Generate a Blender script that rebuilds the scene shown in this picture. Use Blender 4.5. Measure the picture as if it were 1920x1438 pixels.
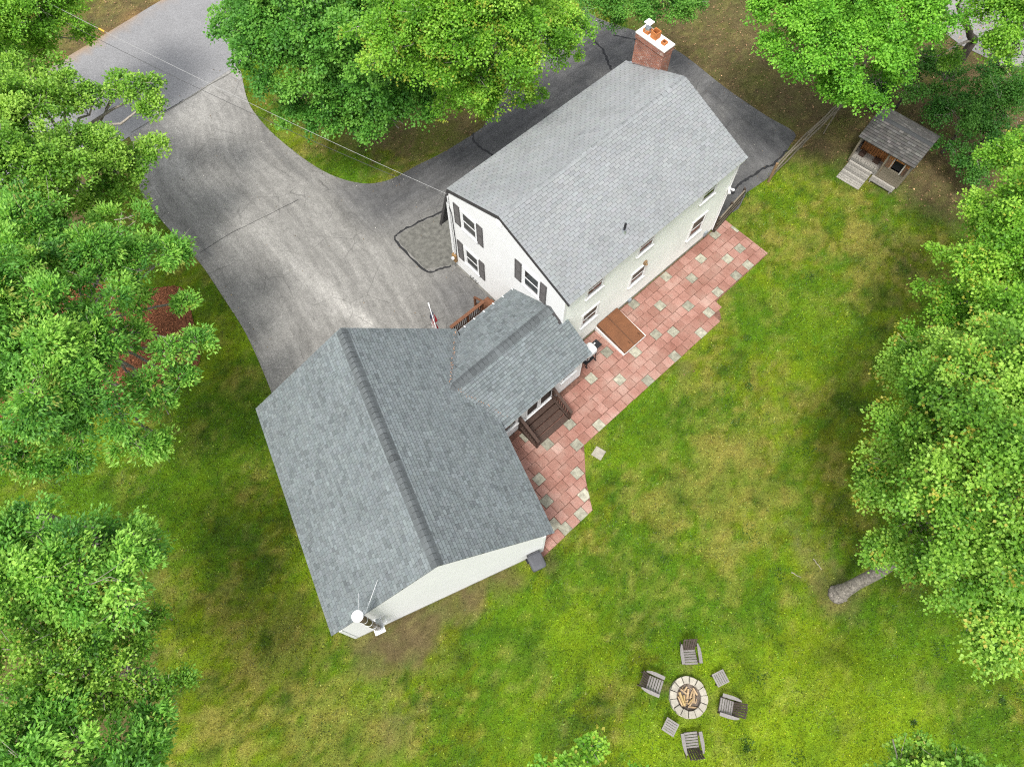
import bpy, bmesh, math, random
import numpy as np
from mathutils import Vector
from mathutils.geometry import delaunay_2d_cdt

for _o in list(bpy.data.objects):
    bpy.data.objects.remove(_o, do_unlink=True)
SC = bpy.context.scene
COL = SC.collection
rng = np.random.default_rng(11)
random.seed(5)

# ---------------------------------------------------------------- camera, sky, sun, exposure
cam_d = bpy.data.cameras.new('camera')
cam = bpy.data.objects.new('camera', cam_d)
COL.objects.link(cam)
cam.location = (0, 0, 29.5)
cam.rotation_euler = (math.radians(24.233), 0, 0)
cam_d.sensor_width = 36.0
cam_d.lens = 24.99
cam_d.clip_end = 800
SC.camera = cam

SUN_EL, SUN_AZ = math.radians(66), math.radians(-155)      # azimuth from +Y towards +X
world = bpy.data.worlds.new('World')
SC.world = world
world.use_nodes = True
_n = world.node_tree.nodes
_l = world.node_tree.links
_bg = _n['Background']
_sky = _n.new('ShaderNodeTexSky')
_sky.sky_type = 'NISHITA'
_sky.sun_disc = False
_sky.sun_elevation = SUN_EL
_sky.sun_rotation = SUN_AZ
_sky.dust_density = 3.0
_sky.air_density = 1.0
_hs = _n.new('ShaderNodeHueSaturation')
_hs.inputs['Saturation'].default_value = 0.28          # a bright overcast veil
_l.new(_sky.outputs[0], _hs.inputs['Color'])
_l.new(_hs.outputs[0], _bg.inputs[0])
_bg.inputs[1].default_value = 0.135

sun_d = bpy.data.lights.new('sun', 'SUN')
sun_d.energy = 1.35
sun_d.angle = math.radians(13)
sun_d.color = (1.0, 0.965, 0.91)
sun = bpy.data.objects.new('sun', sun_d)
COL.objects.link(sun)
_sd = Vector((math.sin(SUN_AZ) * math.cos(SUN_EL), math.cos(SUN_AZ) * math.cos(SUN_EL), math.sin(SUN_EL)))
sun.rotation_euler = (-_sd).to_track_quat('-Z', 'Y').to_euler()
sun.location = _sd * 60

SC.view_settings.view_transform = 'Standard'
SC.view_settings.look = 'None'
SC.view_settings.gamma = 1.0
SC.view_settings.exposure = 1.27
SC.view_settings.use_curve_mapping = False
SC.cycles.max_bounces = 6
SC.cycles.transparent_max_bounces = 4
SC.cycles.use_denoising = False
SC.cycles.filter_width = 1.15
SC.cycles.sample_clamp_indirect = 4.0

# ---------------------------------------------------------------- frames of the buildings
def frame(deg):
    a = math.radians(deg)
    ex = np.array([math.sin(a), math.cos(a), 0.0])
    ey = np.array([ex[1], -ex[0], 0.0])
    return ex, ey
HU, HV = frame(47.3)       # house: u along the ridge, v towards the back yard
GU, GV = frame(-24.6)      # garage: u along the ridge towards the drive, v towards the patio
EZ = np.array([0, 0, 1.0])
HF = (np.zeros(3), HU, HV, EZ)
GF = (np.zeros(3), GU, GV, EZ)
WF = (np.zeros(3), np.array([1.0, 0, 0]), np.array([0, 1.0, 0]), EZ)
def fr(F, p):
    return F[0] + F[1] * p[0] + F[2] * p[1] + F[3] * p[2]

ORIG = {}
def wloc(o):
    return ORIG.get(o.name, np.zeros(3))

class MB:
    """collects shapes of one mesh; points are given in frame F"""
    def __init__(self, F=WF):
        self.F = F
        self.v = []
        self.f = []
        self.c = []
        self.col = (1, 1, 1)
    def pt(self, p):
        self.v.append(fr(self.F, p))
        return len(self.v) - 1
    def face(self, idx):
        self.f.append(tuple(idx)); self.c.append(self.col)
    def poly(self, pts):
        self.face([self.pt(p) for p in pts])
    def hexa(self, p8):
        i = [self.pt(p) for p in p8]
        for q in ((0, 1, 2, 3), (7, 6, 5, 4), (0, 4, 5, 1), (1, 5, 6, 2), (2, 6, 7, 3), (3, 7, 4, 0)):
            self.face([i[k] for k in q])
    def box(self, a, b):
        x0, y0, z0 = a; x1, y1, z1 = b
        self.hexa([(x0, y0, z0), (x1, y0, z0), (x1, y1, z0), (x0, y1, z0), (x0, y0, z1), (x1, y0, z1), (x1, y1, z1), (x0, y1, z1)])
    def obox(self, c, ex, ey, ez):
        """box from a centre and three half vectors (frame coordinates)"""
        c, ex, ey, ez = (np.array(t, float) for t in (c, ex, ey, ez))
        self.hexa([c - ex - ey - ez, c + ex - ey - ez, c + ex + ey - ez, c - ex + ey - ez, c - ex - ey + ez, c + ex - ey + ez, c + ex + ey + ez, c - ex + ey + ez])
    def beam(self, a, b, w, h, up=(0, 0, 1)):
        a = np.array(a, float); b = np.array(b, float)
        d = b - a; L = np.linalg.norm(d); d /= L
        up = np.array(up, float)
        s = np.cross(d, up); s /= np.linalg.norm(s)
        t = np.cross(s, d)
        self.obox((a + b) / 2, d * L / 2, s * w / 2, t * h / 2)
    def prism(self, pts, z0, z1):
        n = len(pts)
        a = [self.pt((p[0], p[1], z0)) for p in pts]
        b = [self.pt((p[0], p[1], z1)) for p in pts]
        self.face(a[::-1]); self.face(b)
        for k in range(n):
            self.face((a[k], a[(k + 1) % n], b[(k + 1) % n], b[k]))
    def tube(self, pts, rad, n=8, cap=True):
        pts = [np.array(p, float) for p in pts]
        if not hasattr(rad, '__len__'):
            rad = [rad] * len(pts)
        rings = []
        ref = None
        for k, p in enumerate(pts):
            d = pts[min(k + 1, len(pts) - 1)] - pts[max(k - 1, 0)]
            d /= (np.linalg.norm(d) + 1e-9)
            if ref is None:
                ref = np.array([0, 0, 1.0]) if abs(d[2]) < 0.9 else np.array([1.0, 0, 0])
            s = np.cross(d, ref); s /= (np.linalg.norm(s) + 1e-9)
            t = np.cross(s, d)
            ref = t if abs(np.dot(t, d)) < 0.9 else ref
            rings.append([self.pt(p + rad[k] * (math.cos(2 * math.pi * j / n) * s + math.sin(2 * math.pi * j / n) * t)) for j in range(n)])
        for k in range(len(rings) - 1):
            for j in range(n):
                self.face((rings[k][j], rings[k][(j + 1) % n], rings[k + 1][(j + 1) % n], rings[k + 1][j]))
        if cap:
            self.face(rings[0][::-1]); self.face(rings[-1])
    def build(self, name, mat, parent=None, smooth=False, bevel=0, recalc=True, kind=None, org=None):
        me = bpy.data.meshes.new(name)
        o0 = wloc(parent) if parent is not None else (np.array(org, float) if org is not None else np.zeros(3))
        me.from_pydata([tuple(p - o0) for p in self.v], [], self.f)
        if any(c != (1, 1, 1) for c in self.c):
            at = me.color_attributes.new('Col', 'FLOAT_COLOR', 'CORNER')
            arr = []
            for poly, c in zip(self.f, self.c):
                arr += [c[0], c[1], c[2], 1.0] * len(poly)
            at.data.foreach_set('color', arr)
        if recalc:
            bm = bmesh.new(); bm.from_mesh(me)
            bmesh.ops.recalc_face_normals(bm, faces=bm.faces)
            bm.to_mesh(me); bm.free()
        if smooth:
            me.polygons.foreach_set('use_smooth', [True] * len(me.polygons))
        me.materials.append(mat)
        o = bpy.data.objects.new(name, me)
        COL.objects.link(o)
        if parent is not None:
            o.parent = parent
            ORIG[o.name] = o0
        else:
            o.location = o0
            ORIG[o.name] = o0
        if bevel:
            m = o.modifiers.new('bevel', 'BEVEL'); m.width = bevel; m.segments = 2; m.limit_method = 'ANGLE'
        if kind:
            o['kind'] = kind
        return o

def thing(name, label, cat, loc=(0, 0, 0), rotz=0, group=None):
    o = bpy.data.objects.new(name, None)
    COL.objects.link(o)
    o.empty_display_size = 0.2
    o.location = loc; o.rotation_euler = (0, 0, rotz)
    tag(o, label, cat, group)
    ORIG[o.name] = np.array(loc, float) if rotz == 0 else np.zeros(3)
    return o
def tag(o, label, cat, group=None, kind=None):
    o['label'] = label; o['category'] = cat
    if group: o['group'] = group
    if kind: o['kind'] = kind
    return o
def copy_tree(o, parent=None):
    c = o.copy(); COL.objects.link(c); c.parent = parent
    for ch in list(o.children):
        copy_tree(ch, c)
    return c
def struct(o):
    o['kind'] = 'structure'; return o

# ---------------------------------------------------------------- numpy noise and polygons
def vnoise(x, y, seed):
    r = np.random.default_rng(seed)
    T = r.random((256, 256))
    xi = np.floor(x).astype(int); yi = np.floor(y).astype(int)
    fx = x - xi; fy = y - yi
    fx = fx * fx * (3 - 2 * fx); fy = fy * fy * (3 - 2 * fy)
    a = T[xi % 256, yi % 256]; b = T[(xi + 1) % 256, yi % 256]; c = T[xi % 256, (yi + 1) % 256]; d = T[(xi + 1) % 256, (yi + 1) % 256]
    return (a * (1 - fx) + b * fx) * (1 - fy) + (c * (1 - fx) + d * fx) * fy
def fbm(x, y, seed, oct=4):
    s = 0; a = 1.0; t = 0
    for k in range(oct):
        s = s + a * vnoise(x * 2 ** k + 17.3 * k, y * 2 ** k - 9.1 * k, seed + k); t += a; a *= 0.55
    return s / t
def inpoly(x, y, poly):
    r = np.zeros(x.shape, bool)
    n = len(poly)
    for k in range(n):
        x0, y0 = poly[k][:2]; x1, y1 = poly[(k + 1) % n][:2]
        if y0 == y1: continue
        c = ((y0 > y) != (y1 > y)) & (x < (x1 - x0) * (y - y0) / (y1 - y0) + x0)
        r ^= c
    return r
def seg_d(x, y, p, q):
    px, py = p[:2]; dx, dy = q[0] - px, q[1] - py
    t = np.clip(((x - px) * dx + (y - py) * dy) / (dx * dx + dy * dy), 0, 1)
    return np.hypot(x - px - t * dx, y - py - t * dy)
def line_d(x, y, pts):
    d = seg_d(x, y, pts[0], pts[1])
    for k in range(1, len(pts) - 1):
        d = np.minimum(d, seg_d(x, y, pts[k], pts[k + 1]))
    return d
def spline(pts, n=8):
    P = [np.array(p[:2], float) for p in pts]
    P = [2 * P[0] - P[1]] + P + [2 * P[-1] - P[-2]]
    out = []
    for k in range(1, len(P) - 2):
        for j in range(n):
            t = j / n
            out.append(tuple(0.5 * ((2 * P[k]) + (-P[k - 1] + P[k + 1]) * t + (2 * P[k - 1] - 5 * P[k] + 4 * P[k + 1] - P[k + 2]) * t * t + (-P[k - 1] + 3 * P[k] - 3 * P[k + 1] + P[k + 2]) * t ** 3)))
    out.append(tuple(P[-2]))
    return out

# ---------------------------------------------------------------- materials
def new_mat(name):
    m = bpy.data.materials.new(name); m.use_nodes = True
    return m, m.node_tree.nodes, m.node_tree.links, m.node_tree.nodes['Principled BSDF']
def nd(N, t, **kw):
    n = N.new(t)
    for k, v in kw.items():
        if k in n.inputs: n.inputs[k].default_value = v
        else: setattr(n, k, v)
    return n
def noise(N, L, vec, scale, detail=3, rough=0.55):
    n = nd(N, 'ShaderNodeTexNoise', Scale=scale, Detail=detail, Roughness=rough)
    L.new(vec, n.inputs['Vector'])
    return n.outputs['Fac']
def ramp(N, L, fac, stops):
    r = N.new('ShaderNodeValToRGB')
    els = r.color_ramp.elements
    while len(els) < len(stops): els.new(0.5)
    for e, (p, c) in zip(els, stops):
        e.position = p; e.color = (c[0], c[1], c[2], 1) if hasattr(c, '__len__') else (c, c, c, 1)
    L.new(fac, r.inputs[0])
    return r.outputs[0]
def mixc(N, L, a, b, fac, mode='MIX'):
    m = N.new('ShaderNodeMix'); m.data_type = 'RGBA'; m.blend_type = mode
    for s, i in ((a, 6), (b, 7)):
        if hasattr(s, 'links') or isinstance(s, bpy.types.NodeSocket): L.new(s, m.inputs[i])
        else: m.inputs[i].default_value = (*s, 1)
    if isinstance(fac, bpy.types.NodeSocket): L.new(fac, m.inputs[0])
    else: m.inputs[0].default_value = fac
    return m.outputs[2]
def bump(N, L, B, h, strength=0.3, dist=0.02):
    b = N.new('ShaderNodeBump'); b.inputs['Strength'].default_value = strength; b.inputs['Distance'].default_value = dist
    L.new(h, b.inputs['Height']); L.new(b.outputs[0], B.inputs['Normal'])
def pos(N):
    return N.new('ShaderNodeNewGeometry').outputs['Position']
def simple(name, col, rough=0.7, var=0.25, scale=6.0, fine=60.0, metal=0, objvar=0.0, bmp=0.2, spec=0.3):
    m, N, L, B = new_mat(name)
    p = pos(N)
    a = ramp(N, L, noise(N, L, p, scale, 4), [(0.3, 1 - var), (0.7, 1 + var)])
    b = ramp(N, L, noise(N, L, p, fine, 2), [(0.25, 1 - var * 0.7), (0.75, 1 + var * 0.7)])
    c = mixc(N, L, mixc(N, L, col, a, 1.0, 'MULTIPLY'), b, 1.0, 'MULTIPLY')
    if objvar:
        oi = N.new('ShaderNodeObjectInfo')
        c = mixc(N, L, c, ramp(N, L, oi.outputs['Random'], [(0, 1 - objvar), (1, 1 + objvar)]), 1.0, 'MULTIPLY')
    L.new(c, B.inputs['Base Color'])
    B.inputs['Roughness'].default_value = rough; B.inputs['Metallic'].default_value = metal
    B.inputs['Specular IOR Level'].default_value = spec
    if bmp: bump(N, L, B, noise(N, L, p, fine, 3), bmp, 0.01)
    return m
def attr_mat(name, rough=0.9, fine=50.0, amp=0.25, bmp=0.3, spec=0.2, mid=9.0, mamp=0.12, dist=0.01):
    """colour comes from the mesh's own colour attribute, with grain on top"""
    m, N, L, B = new_mat(name)
    p = pos(N)
    at = N.new('ShaderNodeVertexColor'); at.layer_name = 'Col'
    b = ramp(N, L, noise(N, L, p, fine, 3, 0.7), [(0.28, 1 - amp), (0.72, 1 + amp)])
    a = ramp(N, L, noise(N, L, p, mid, 4, 0.6), [(0.3, 1 - mamp), (0.7, 1 + mamp)])
    c = mixc(N, L, mixc(N, L, at.outputs[0], a, 1.0, 'MULTIPLY'), b, 1.0, 'MULTIPLY')
    L.new(c, B.inputs['Base Color'])
    B.inputs['Roughness'].default_value = rough; B.inputs['Specular IOR Level'].default_value = spec
    if bmp: bump(N, L, B, noise(N, L, p, fine, 3, 0.7), bmp, dist)
    return m
def wood_mat(name, c0, c1, rough=0.8, stretch=(1, 1, 1), scale=30, objvar=0.15):
    m, N, L, B = new_mat(name)
    tc = N.new('ShaderNodeTexCoord')
    mp = N.new('ShaderNodeMapping'); mp.inputs['Scale'].default_value = stretch
    L.new(tc.outputs['Object'], mp.inputs[0])
    f = noise(N, L, mp.outputs[0], scale, 5, 0.65)
    c = ramp(N, L, f, [(0.28, c0), (0.72, c1)])
    oi = N.new('ShaderNodeObjectInfo')
    c = mixc(N, L, c, ramp(N, L, oi.outputs['Random'], [(0, 1 - objvar), (1, 1 + objvar)]), 1.0, 'MULTIPLY')
    L.new(c, B.inputs['Base Color']); B.inputs['Roughness'].default_value = rough
    B.inputs['Specular IOR Level'].default_value = 0.25
    bump(N, L, B, f, 0.3, 0.01)
    return m
def leaf_mat(name, trans=0.35):
    m, N, L, B = new_mat(name)
    at = N.new('ShaderNodeVertexColor'); at.layer_name = 'Col'
    L.new(at.outputs[0], B.inputs['Base Color'])
    B.inputs['Roughness'].default_value = 0.5; B.inputs['Specular IOR Level'].default_value = 0.3
    t = N.new('ShaderNodeBsdfTranslucent')
    c2 = mixc(N, L, at.outputs[0], (1.25, 1.3, 0.55), 1.0, 'MULTIPLY')
    L.new(c2, t.inputs[0])
    ms = N.new('ShaderNodeMixShader'); ms.inputs[0].default_value = trans
    L.new(B.outputs[0], ms.inputs[1]); L.new(t.outputs[0], ms.inputs[2])
    L.new(ms.outputs[0], N['Material Output'].inputs[0])
    return m

M = {}
M['ground'] = attr_mat('ground_turf', 1.0, 24, 0.45, 0.7, 0.05, 6, 0.18, 0.05)
M['blade'] = leaf_mat('grass_blade', 0.25)
M['leaf'] = leaf_mat('tree_leaf', 0.36)
def asphalt_mat():
    m, N, L, B = new_mat('asphalt')
    p = pos(N)
    at = N.new('ShaderNodeVertexColor'); at.layer_name = 'Col'
    fl_ = N.new('ShaderNodeAttribute'); fl_.attribute_name = 'flow'
    s1 = noise(N, L, fl_.outputs['Vector'], 1.0, 5, 0.7)
    c = mixc(N, L, at.outputs[0], ramp(N, L, s1, [(0.30, 0.76), (0.5, 1.0), (0.70, 1.26)]), 1.0, 'MULTIPLY')
    c = mixc(N, L, c, ramp(N, L, noise(N, L, p, 17, 3, 0.75), [(0.30, 0.70), (0.70, 1.30)]), 1.0, 'MULTIPLY')
    c = mixc(N, L, c, ramp(N, L, noise(N, L, p, 2.4, 5, 0.7), [(0.3, 0.86), (0.7, 1.14)]), 1.0, 'MULTIPLY')
    # hairline cracks
    v = nd(N, 'ShaderNodeTexVoronoi', feature='DISTANCE_TO_EDGE', Scale=0.55)
    w = N.new('ShaderNodeMix'); w.data_type = 'VECTOR'; w.inputs[0].default_value = 0.12
    nz = nd(N, 'ShaderNodeTexNoise', Scale=2.5, Detail=4); L.new(p, nz.inputs['Vector'])
    L.new(p, w.inputs[4]); L.new(nz.outputs['Color'], w.inputs[5]); L.new(w.outputs[1], v.inputs['Vector'])
    k = ramp(N, L, v.outputs['Distance'], [(0.0, 0.62), (0.012, 1.0)])
    k2 = ramp(N, L, noise(N, L, p, 0.35, 2), [(0.46, 0.0), (0.56, 1.0)])
    c = mixc(N, L, c, mixc(N, L, c, k, 1.0, 'MULTIPLY'), k2)
    L.new(c, B.inputs['Base Color']); B.inputs['Roughness'].default_value = 0.92; B.inputs['Specular IOR Level'].default_value = 0.2
    bump(N, L, B, noise(N, L, p, 30, 3, 0.7), 0.4, 0.012)
    return m
M['asphalt'] = asphalt_mat()
M['road'] = attr_mat('road_asphalt', 0.9, 15, 0.26, 0.35, 0.2, 0.9, 0.05)
M['tar'] = simple('crack_sealer', (0.020, 0.020, 0.021), 0.7, 0.3, 4)
M['patch'] = simple('coarse_asphalt_patch', (0.125, 0.122, 0.108), 0.95, 0.32, 5, 48, bmp=0.4)
M['shingle'] = attr_mat('asphalt_shingle', 0.9, 90, 0.13, 0.3, 0.2, 0.7, 0.09)
M['siding'] = simple('white_vinyl_siding', (0.62, 0.62, 0.607), 0.5, 0.025, 1.2, 14, bmp=0.03)
M['siding_rear'] = simple('mildewed_white_siding', (0.75, 0.765, 0.715), 0.55, 0.06, 0.9, 7, bmp=0.03)
M['trim'] = simple('white_trim', (0.74, 0.74, 0.73), 0.45, 0.03, 3, 20, bmp=0.03)
M['rake'] = simple('dark_rake_trim', (0.045, 0.042, 0.042), 0.5, 0.2, 5)
M['shutter'] = simple('grey_shutter', (0.085, 0.080, 0.078), 0.6, 0.12, 6)
M['concrete'] = simple('foundation_concrete', (0.30, 0.29, 0.26), 0.9, 0.25, 3, 40)
M['white_paint'] = simple('white_painted_masonry', (0.72, 0.70, 0.66), 0.7, 0.08, 4, 40)
M['metal'] = simple('galvanised_metal', (0.55, 0.58, 0.60), 0.35, 0.15, 6, 30, metal=0.9)
M['steel_dark'] = simple('brown_stainless_pipe', (0.16, 0.12, 0.09), 0.3, 0.4, 5, 25, metal=0.7)
M['white_metal'] = simple('white_enamel', (0.70, 0.70, 0.69), 0.3, 0.03, 5, 30, bmp=0)
M['black'] = simple('black_plastic', (0.018, 0.018, 0.02), 0.45, 0.2, 8)
M['bin'] = simple('grey_bin_plastic', (0.075, 0.077, 0.085), 0.5, 0.12, 6, 40)
M['rust'] = simple('rust_brown_paint', (0.155, 0.064, 0.027), 0.5, 0.14, 2.5, 20, bmp=0.08)
M['rust_side'] = simple('dark_rust_paint', (0.10, 0.045, 0.022), 0.6, 0.2, 4)
M['clay'] = simple('orange_clay_flue', (0.42, 0.15, 0.045), 0.8, 0.2, 8, 40)
M['soot'] = simple('soot', (0.07, 0.022, 0.012), 0.95, 0.3, 8)
M['cable'] = simple('white_cable', (0.34, 0.34, 0.33), 0.6, 0.05)
M['cable_dark'] = simple('dark_cable', (0.05, 0.05, 0.05), 0.6, 0.05)
M['yellow'] = simple('yellow_tag', (0.62, 0.36, 0.04), 0.6, 0.05)
M['box_brown'] = simple('brown_meter_box', (0.24, 0.14, 0.055), 0.6, 0.3, 8)
M['grey_box'] = simple('grey_utility_box', (0.24, 0.27, 0.29), 0.5, 0.1)
def paver_mat():
    m, N, L, B = new_mat('red_paver')
    p = pos(N); oi = N.new('ShaderNodeObjectInfo')
    c = ramp(N, L, noise(N, L, p, 0.55, 4, 0.65), [(0.32, (0.245, 0.114, 0.086)), (0.5, (0.305, 0.162, 0.127)), (0.66, (0.350, 0.225, 0.182))])
    c = mixc(N, L, c, ramp(N, L, oi.outputs['Random'], [(0, (0.84, 0.82, 0.80)), (0.5, (1.0, 1.0, 1.0)), (1, (1.12, 1.16, 1.18))]), 1.0, 'MULTIPLY')
    c = mixc(N, L, c, ramp(N, L, noise(N, L, p, 26, 3, 0.7), [(0.28, 0.72), (0.72, 1.28)]), 1.0, 'MULTIPLY')
    st = ramp(N, L, noise(N, L, p, 3.1, 5, 0.7), [(0.60, 0.0), (0.74, 0.55)])
    c = mixc(N, L, c, (0.15, 0.125, 0.085), st)
    L.new(c, B.inputs['Base Color']); B.inputs['Roughness'].default_value = 0.93; B.inputs['Specular IOR Level'].default_value = 0.2
    bump(N, L, B, noise(N, L, p, 40, 3), 0.35, 0.01)
    return m
M['paver_red'] = paver_mat()
M['paver_grey'] = simple('grey_paver', (0.27, 0.26, 0.20), 0.92, 0.30, 5.0, 30, objvar=0.25, bmp=0.4)
M['joint'] = simple('paver_joint_sand', (0.155, 0.080, 0.058), 1.0, 0.4, 8, 60)
M['mulch'] = simple('red_mulch', (0.165, 0.062, 0.030), 1.0, 0.4, 5, 35, bmp=0.6)
M['chip'] = attr_mat('mulch_chip', 1.0, 60, 0.25, 0.2)
M['brown_wood'] = wood_mat('stained_brown_wood', (0.040, 0.024, 0.018), (0.082, 0.050, 0.037), 0.6, (1, 1, 1), 14)
M['red_wood'] = wood_mat('reddish_deck_stain', (0.125, 0.052, 0.028), (0.21, 0.098, 0.052), 0.6, (1, 1, 1), 12)
M['grey_wood'] = wood_mat('weathered_grey_wood', (0.15, 0.14, 0.12), (0.34, 0.32, 0.285), 0.9, (1, 1, 1), 16, 0.32)
M['fence_wood'] = wood_mat('weathered_fence_wood', (0.10, 0.085, 0.06), (0.22, 0.19, 0.14), 0.9, (1, 1, 1), 18)
M['dark_fence'] = wood_mat('dark_fence_wood', (0.035, 0.026, 0.02), (0.09, 0.065, 0.048), 0.9, (1, 1, 1), 18)
M['post_wood'] = wood_mat('brown_post_wood', (0.16, 0.10, 0.05), (0.25, 0.165, 0.09), 0.8, (1, 1, 1), 16)
M['shed_wood'] = wood_mat('orange_brown_planks', (0.17, 0.066, 0.020), (0.46, 0.20, 0.068), 0.7, (1, 1, 1), 9, 0.3)
M['chair_grey'] = wood_mat('weathered_chair_slat', (0.155, 0.142, 0.132), (0.255, 0.238, 0.225), 0.75, (1, 1, 1), 18, 0.1)
M['chair_brown'] = wood_mat('brown_chair_slat', (0.042, 0.032, 0.026), (0.085, 0.065, 0.052), 0.75, (1, 1, 1), 18, 0.12)
M['stone'] = simple('pale_concrete_block', (0.32, 0.295, 0.24), 0.95, 0.2, 5, 40, objvar=0.14, bmp=0.4)
M['ash'] = simple('ash_bed', (0.15, 0.122, 0.10), 1.0, 0.5, 10, 60, bmp=0.6)
M['log_pale'] = wood_mat('split_firewood', (0.26, 0.175, 0.095), (0.46, 0.34, 0.20), 0.85, (1, 1, 1), 14, 0.2)
M['log_yellow'] = wood_mat('yellow_firewood', (0.36, 0.22, 0.06), (0.50, 0.33, 0.11), 0.85, (1, 1, 1), 14, 0.12)
M['log_pale2'] = wood_mat('yellowish_firewood', (0.26, 0.18, 0.075), (0.40, 0.29, 0.13), 0.85, (1, 1, 1), 14, 0.12)
M['bark'] = simple('grey_bark', (0.185, 0.165, 0.140), 0.95, 0.5, 9, 28, bmp=1.0)
M['bark_dark'] = simple('dark_bark', (0.075, 0.062, 0.050), 0.95, 0.35, 7, 30, bmp=0.8)
M['twig'] = simple('pale_twig', (0.30, 0.265, 0.225), 0.95, 0.3, 7, 30, bmp=0.3)
M['litter'] = attr_mat('dry_leaf', 0.9, 30, 0.15, 0)

def glass_mat():
    m, N, L, B = new_mat('window_glass')
    p = pos(N)
    c = ramp(N, L, noise(N, L, p, 2.2, 2), [(0.35, (0.012, 0.013, 0.014)), (0.7, (0.05, 0.052, 0.05))])
    L.new(c, B.inputs['Base Color']); B.inputs['Roughness'].default_value = 0.06
    B.inputs['Specular IOR Level'].default_value = 0.6
    return m
M['glass'] = glass_mat()
M['pane_reflection'] = simple('grey_pane_reflection', (0.085, 0.075, 0.066), 0.5, 0.1, 3)  # flat tone for a reflection painted on upper panes
M['void'] = simple('dark_interior', (0.006, 0.006, 0.007), 0.9, 0.1)

def brick_mat():
    m, N, L, B = new_mat('chimney_brick')
    tc = N.new('ShaderNodeTexCoord')
    mp = N.new('ShaderNodeMapping')
    L.new(tc.outputs['UV'], mp.inputs[0])
    br = N.new('ShaderNodeTexBrick')
    br.inputs['Color1'].default_value = (0.31, 0.105, 0.058, 1)
    br.inputs['Color2'].default_value = (0.20, 0.072, 0.05, 1)
    br.inputs['Mortar'].default_value = (0.27, 0.22, 0.19, 1)
    br.inputs['Scale'].default_value = 1.0
    br.inputs['Brick Width'].default_value = 0.215; br.inputs['Row Height'].default_value = 0.078
    br.inputs['Mortar Size'].default_value = 0.008; br.inputs['Mortar Smooth'].default_value = 0.2
    br.inputs['Bias'].default_value = -0.1
    L.new(mp.outputs[0], br.inputs['Vector'])
    p = pos(N)
    w = ramp(N, L, noise(N, L, p, 5.5, 5, 0.75), [(0.57, 0.0), (0.64, 0.7)])
    c = mixc(N, L, br.outputs[0], (0.52, 0.42, 0.36), w)
    c = mixc(N, L, c, ramp(N, L, noise(N, L, p, 1.6, 3), [(0.3, 0.75), (0.7, 1.3)]), 1.0, 'MULTIPLY')
    L.new(c, B.inputs['Base Color']); B.inputs['Roughness'].default_value = 0.95
    bump(N, L, B, br.outputs['Fac'], -0.5, 0.01)
    return m
M['brick'] = brick_mat()
def flag_mat():
    m, N, L, B = new_mat('flag_cloth')
    at = N.new('ShaderNodeVertexColor'); at.layer_name = 'Col'
    L.new(at.outputs[0], B.inputs['Base Color']); B.inputs['Roughness'].default_value = 0.8
    return m
M['flag'] = flag_mat()

# ---------------------------------------------------------------- the setting: ground, road, drive, patio
DRIVE = (spline([(-24.08, 31.01), (-20.52, 27.66), (-19.31, 24.32), (-17.88, 22.46), (-16.36, 20.83), (-15.20, 19.57), (-13.85, 17.75), (-12.70, 16.15), (-11.87, 14.74), (-11.02, 13.12)], 8)
         + [tuple(fr(GF, (14.0, -4.5, 0))[:2]), tuple(fr(GF, (14.0, 3.4, 0))[:2]), tuple(fr(HF, (7.5, -12.0, 0))[:2]), tuple(fr(HF, (11.4, -12.5, 0))[:2]),
            tuple(fr(HF, (11.4, -16.0, 0))[:2]), tuple(fr(HF, (21.9, -16.0, 0))[:2]), tuple(fr(HF, (22.0, -9.3, 0))[:2])]
         + [(10.61, 22.39), (11.59, 23.06), (12.14, 24.08), (13.38, 25.02), (14.16, 26.09)]
         + spline([(14.85, 27.18), (15.28, 28.11), (14.01, 29.25), (12.46, 30.82), (11.42, 32.02), (10.08, 33.68), (8.96, 34.75), (7.49, 35.75), (5.05, 36.95), (3.83, 38.09), (1.56, 35.84), (0.00, 32.02), (-1.59, 28.49)], 6)
         + spline([(-2.30, 27.85), (-3.69, 26.74), (-5.06, 25.84), (-6.27, 24.99), (-7.50, 24.67), (-8.92, 24.99), (-10.41, 25.84), (-12.32, 27.47), (-13.67, 28.94), (-14.63, 30.42), (-15.36, 32.64)], 6)
         + [(-16.24, 33.60), (-21.15, 28.79)])
# the joint with the road is a straight line, so the first spline point is dropped
DRIVE = DRIVE[8:]
ROAD_A, ROAD_B = np.array([-26.36, 32.85]), np.array([-20.99, 38.55])     # far edge of the road
_rd = (ROAD_B - ROAD_A) / np.linalg.norm(ROAD_B - ROAD_A)
_rn = np.array([_rd[1], -_rd[0]])
ROAD_W = 7.6
ROAD = [tuple(ROAD_A - _rd * 60), tuple(ROAD_A + _rd * 70), tuple(ROAD_A + _rd * 70 + _rn * ROAD_W), tuple(ROAD_A - _rd * 60 + _rn * ROAD_W)]
MULCH = spline([(-18.29, 18.11), (-16.01, 18.35), (-15.12, 16.58), (-14.66, 15.44), (-14.51, 14.06), (-16.38, 12.67), (-18.02, 12.00), (-20.32, 11.18), (-21.99, 10.43), (-24.42, 12.20), (-24.44, 15.44), (-23.25, 18.35), (-20.74, 18.65), (-18.29, 18.11)], 5)[:-1]
PATIO_UV = [(23.1, -9.12), (23.1, -6.33), (19.15, -6.28), (18.6, -5.5), (9.3, -5.43), (8.25, -4.28), (7.55, -3.2), (4.9, -3.2), (4.6, -4.2), (6.9, -7.98), (11.45, -7.98), (11.45, -9.12)]
PATIO = [tuple(fr(HF, (a, b, 0))[:2]) for a, b in PATIO_UV]
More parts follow.
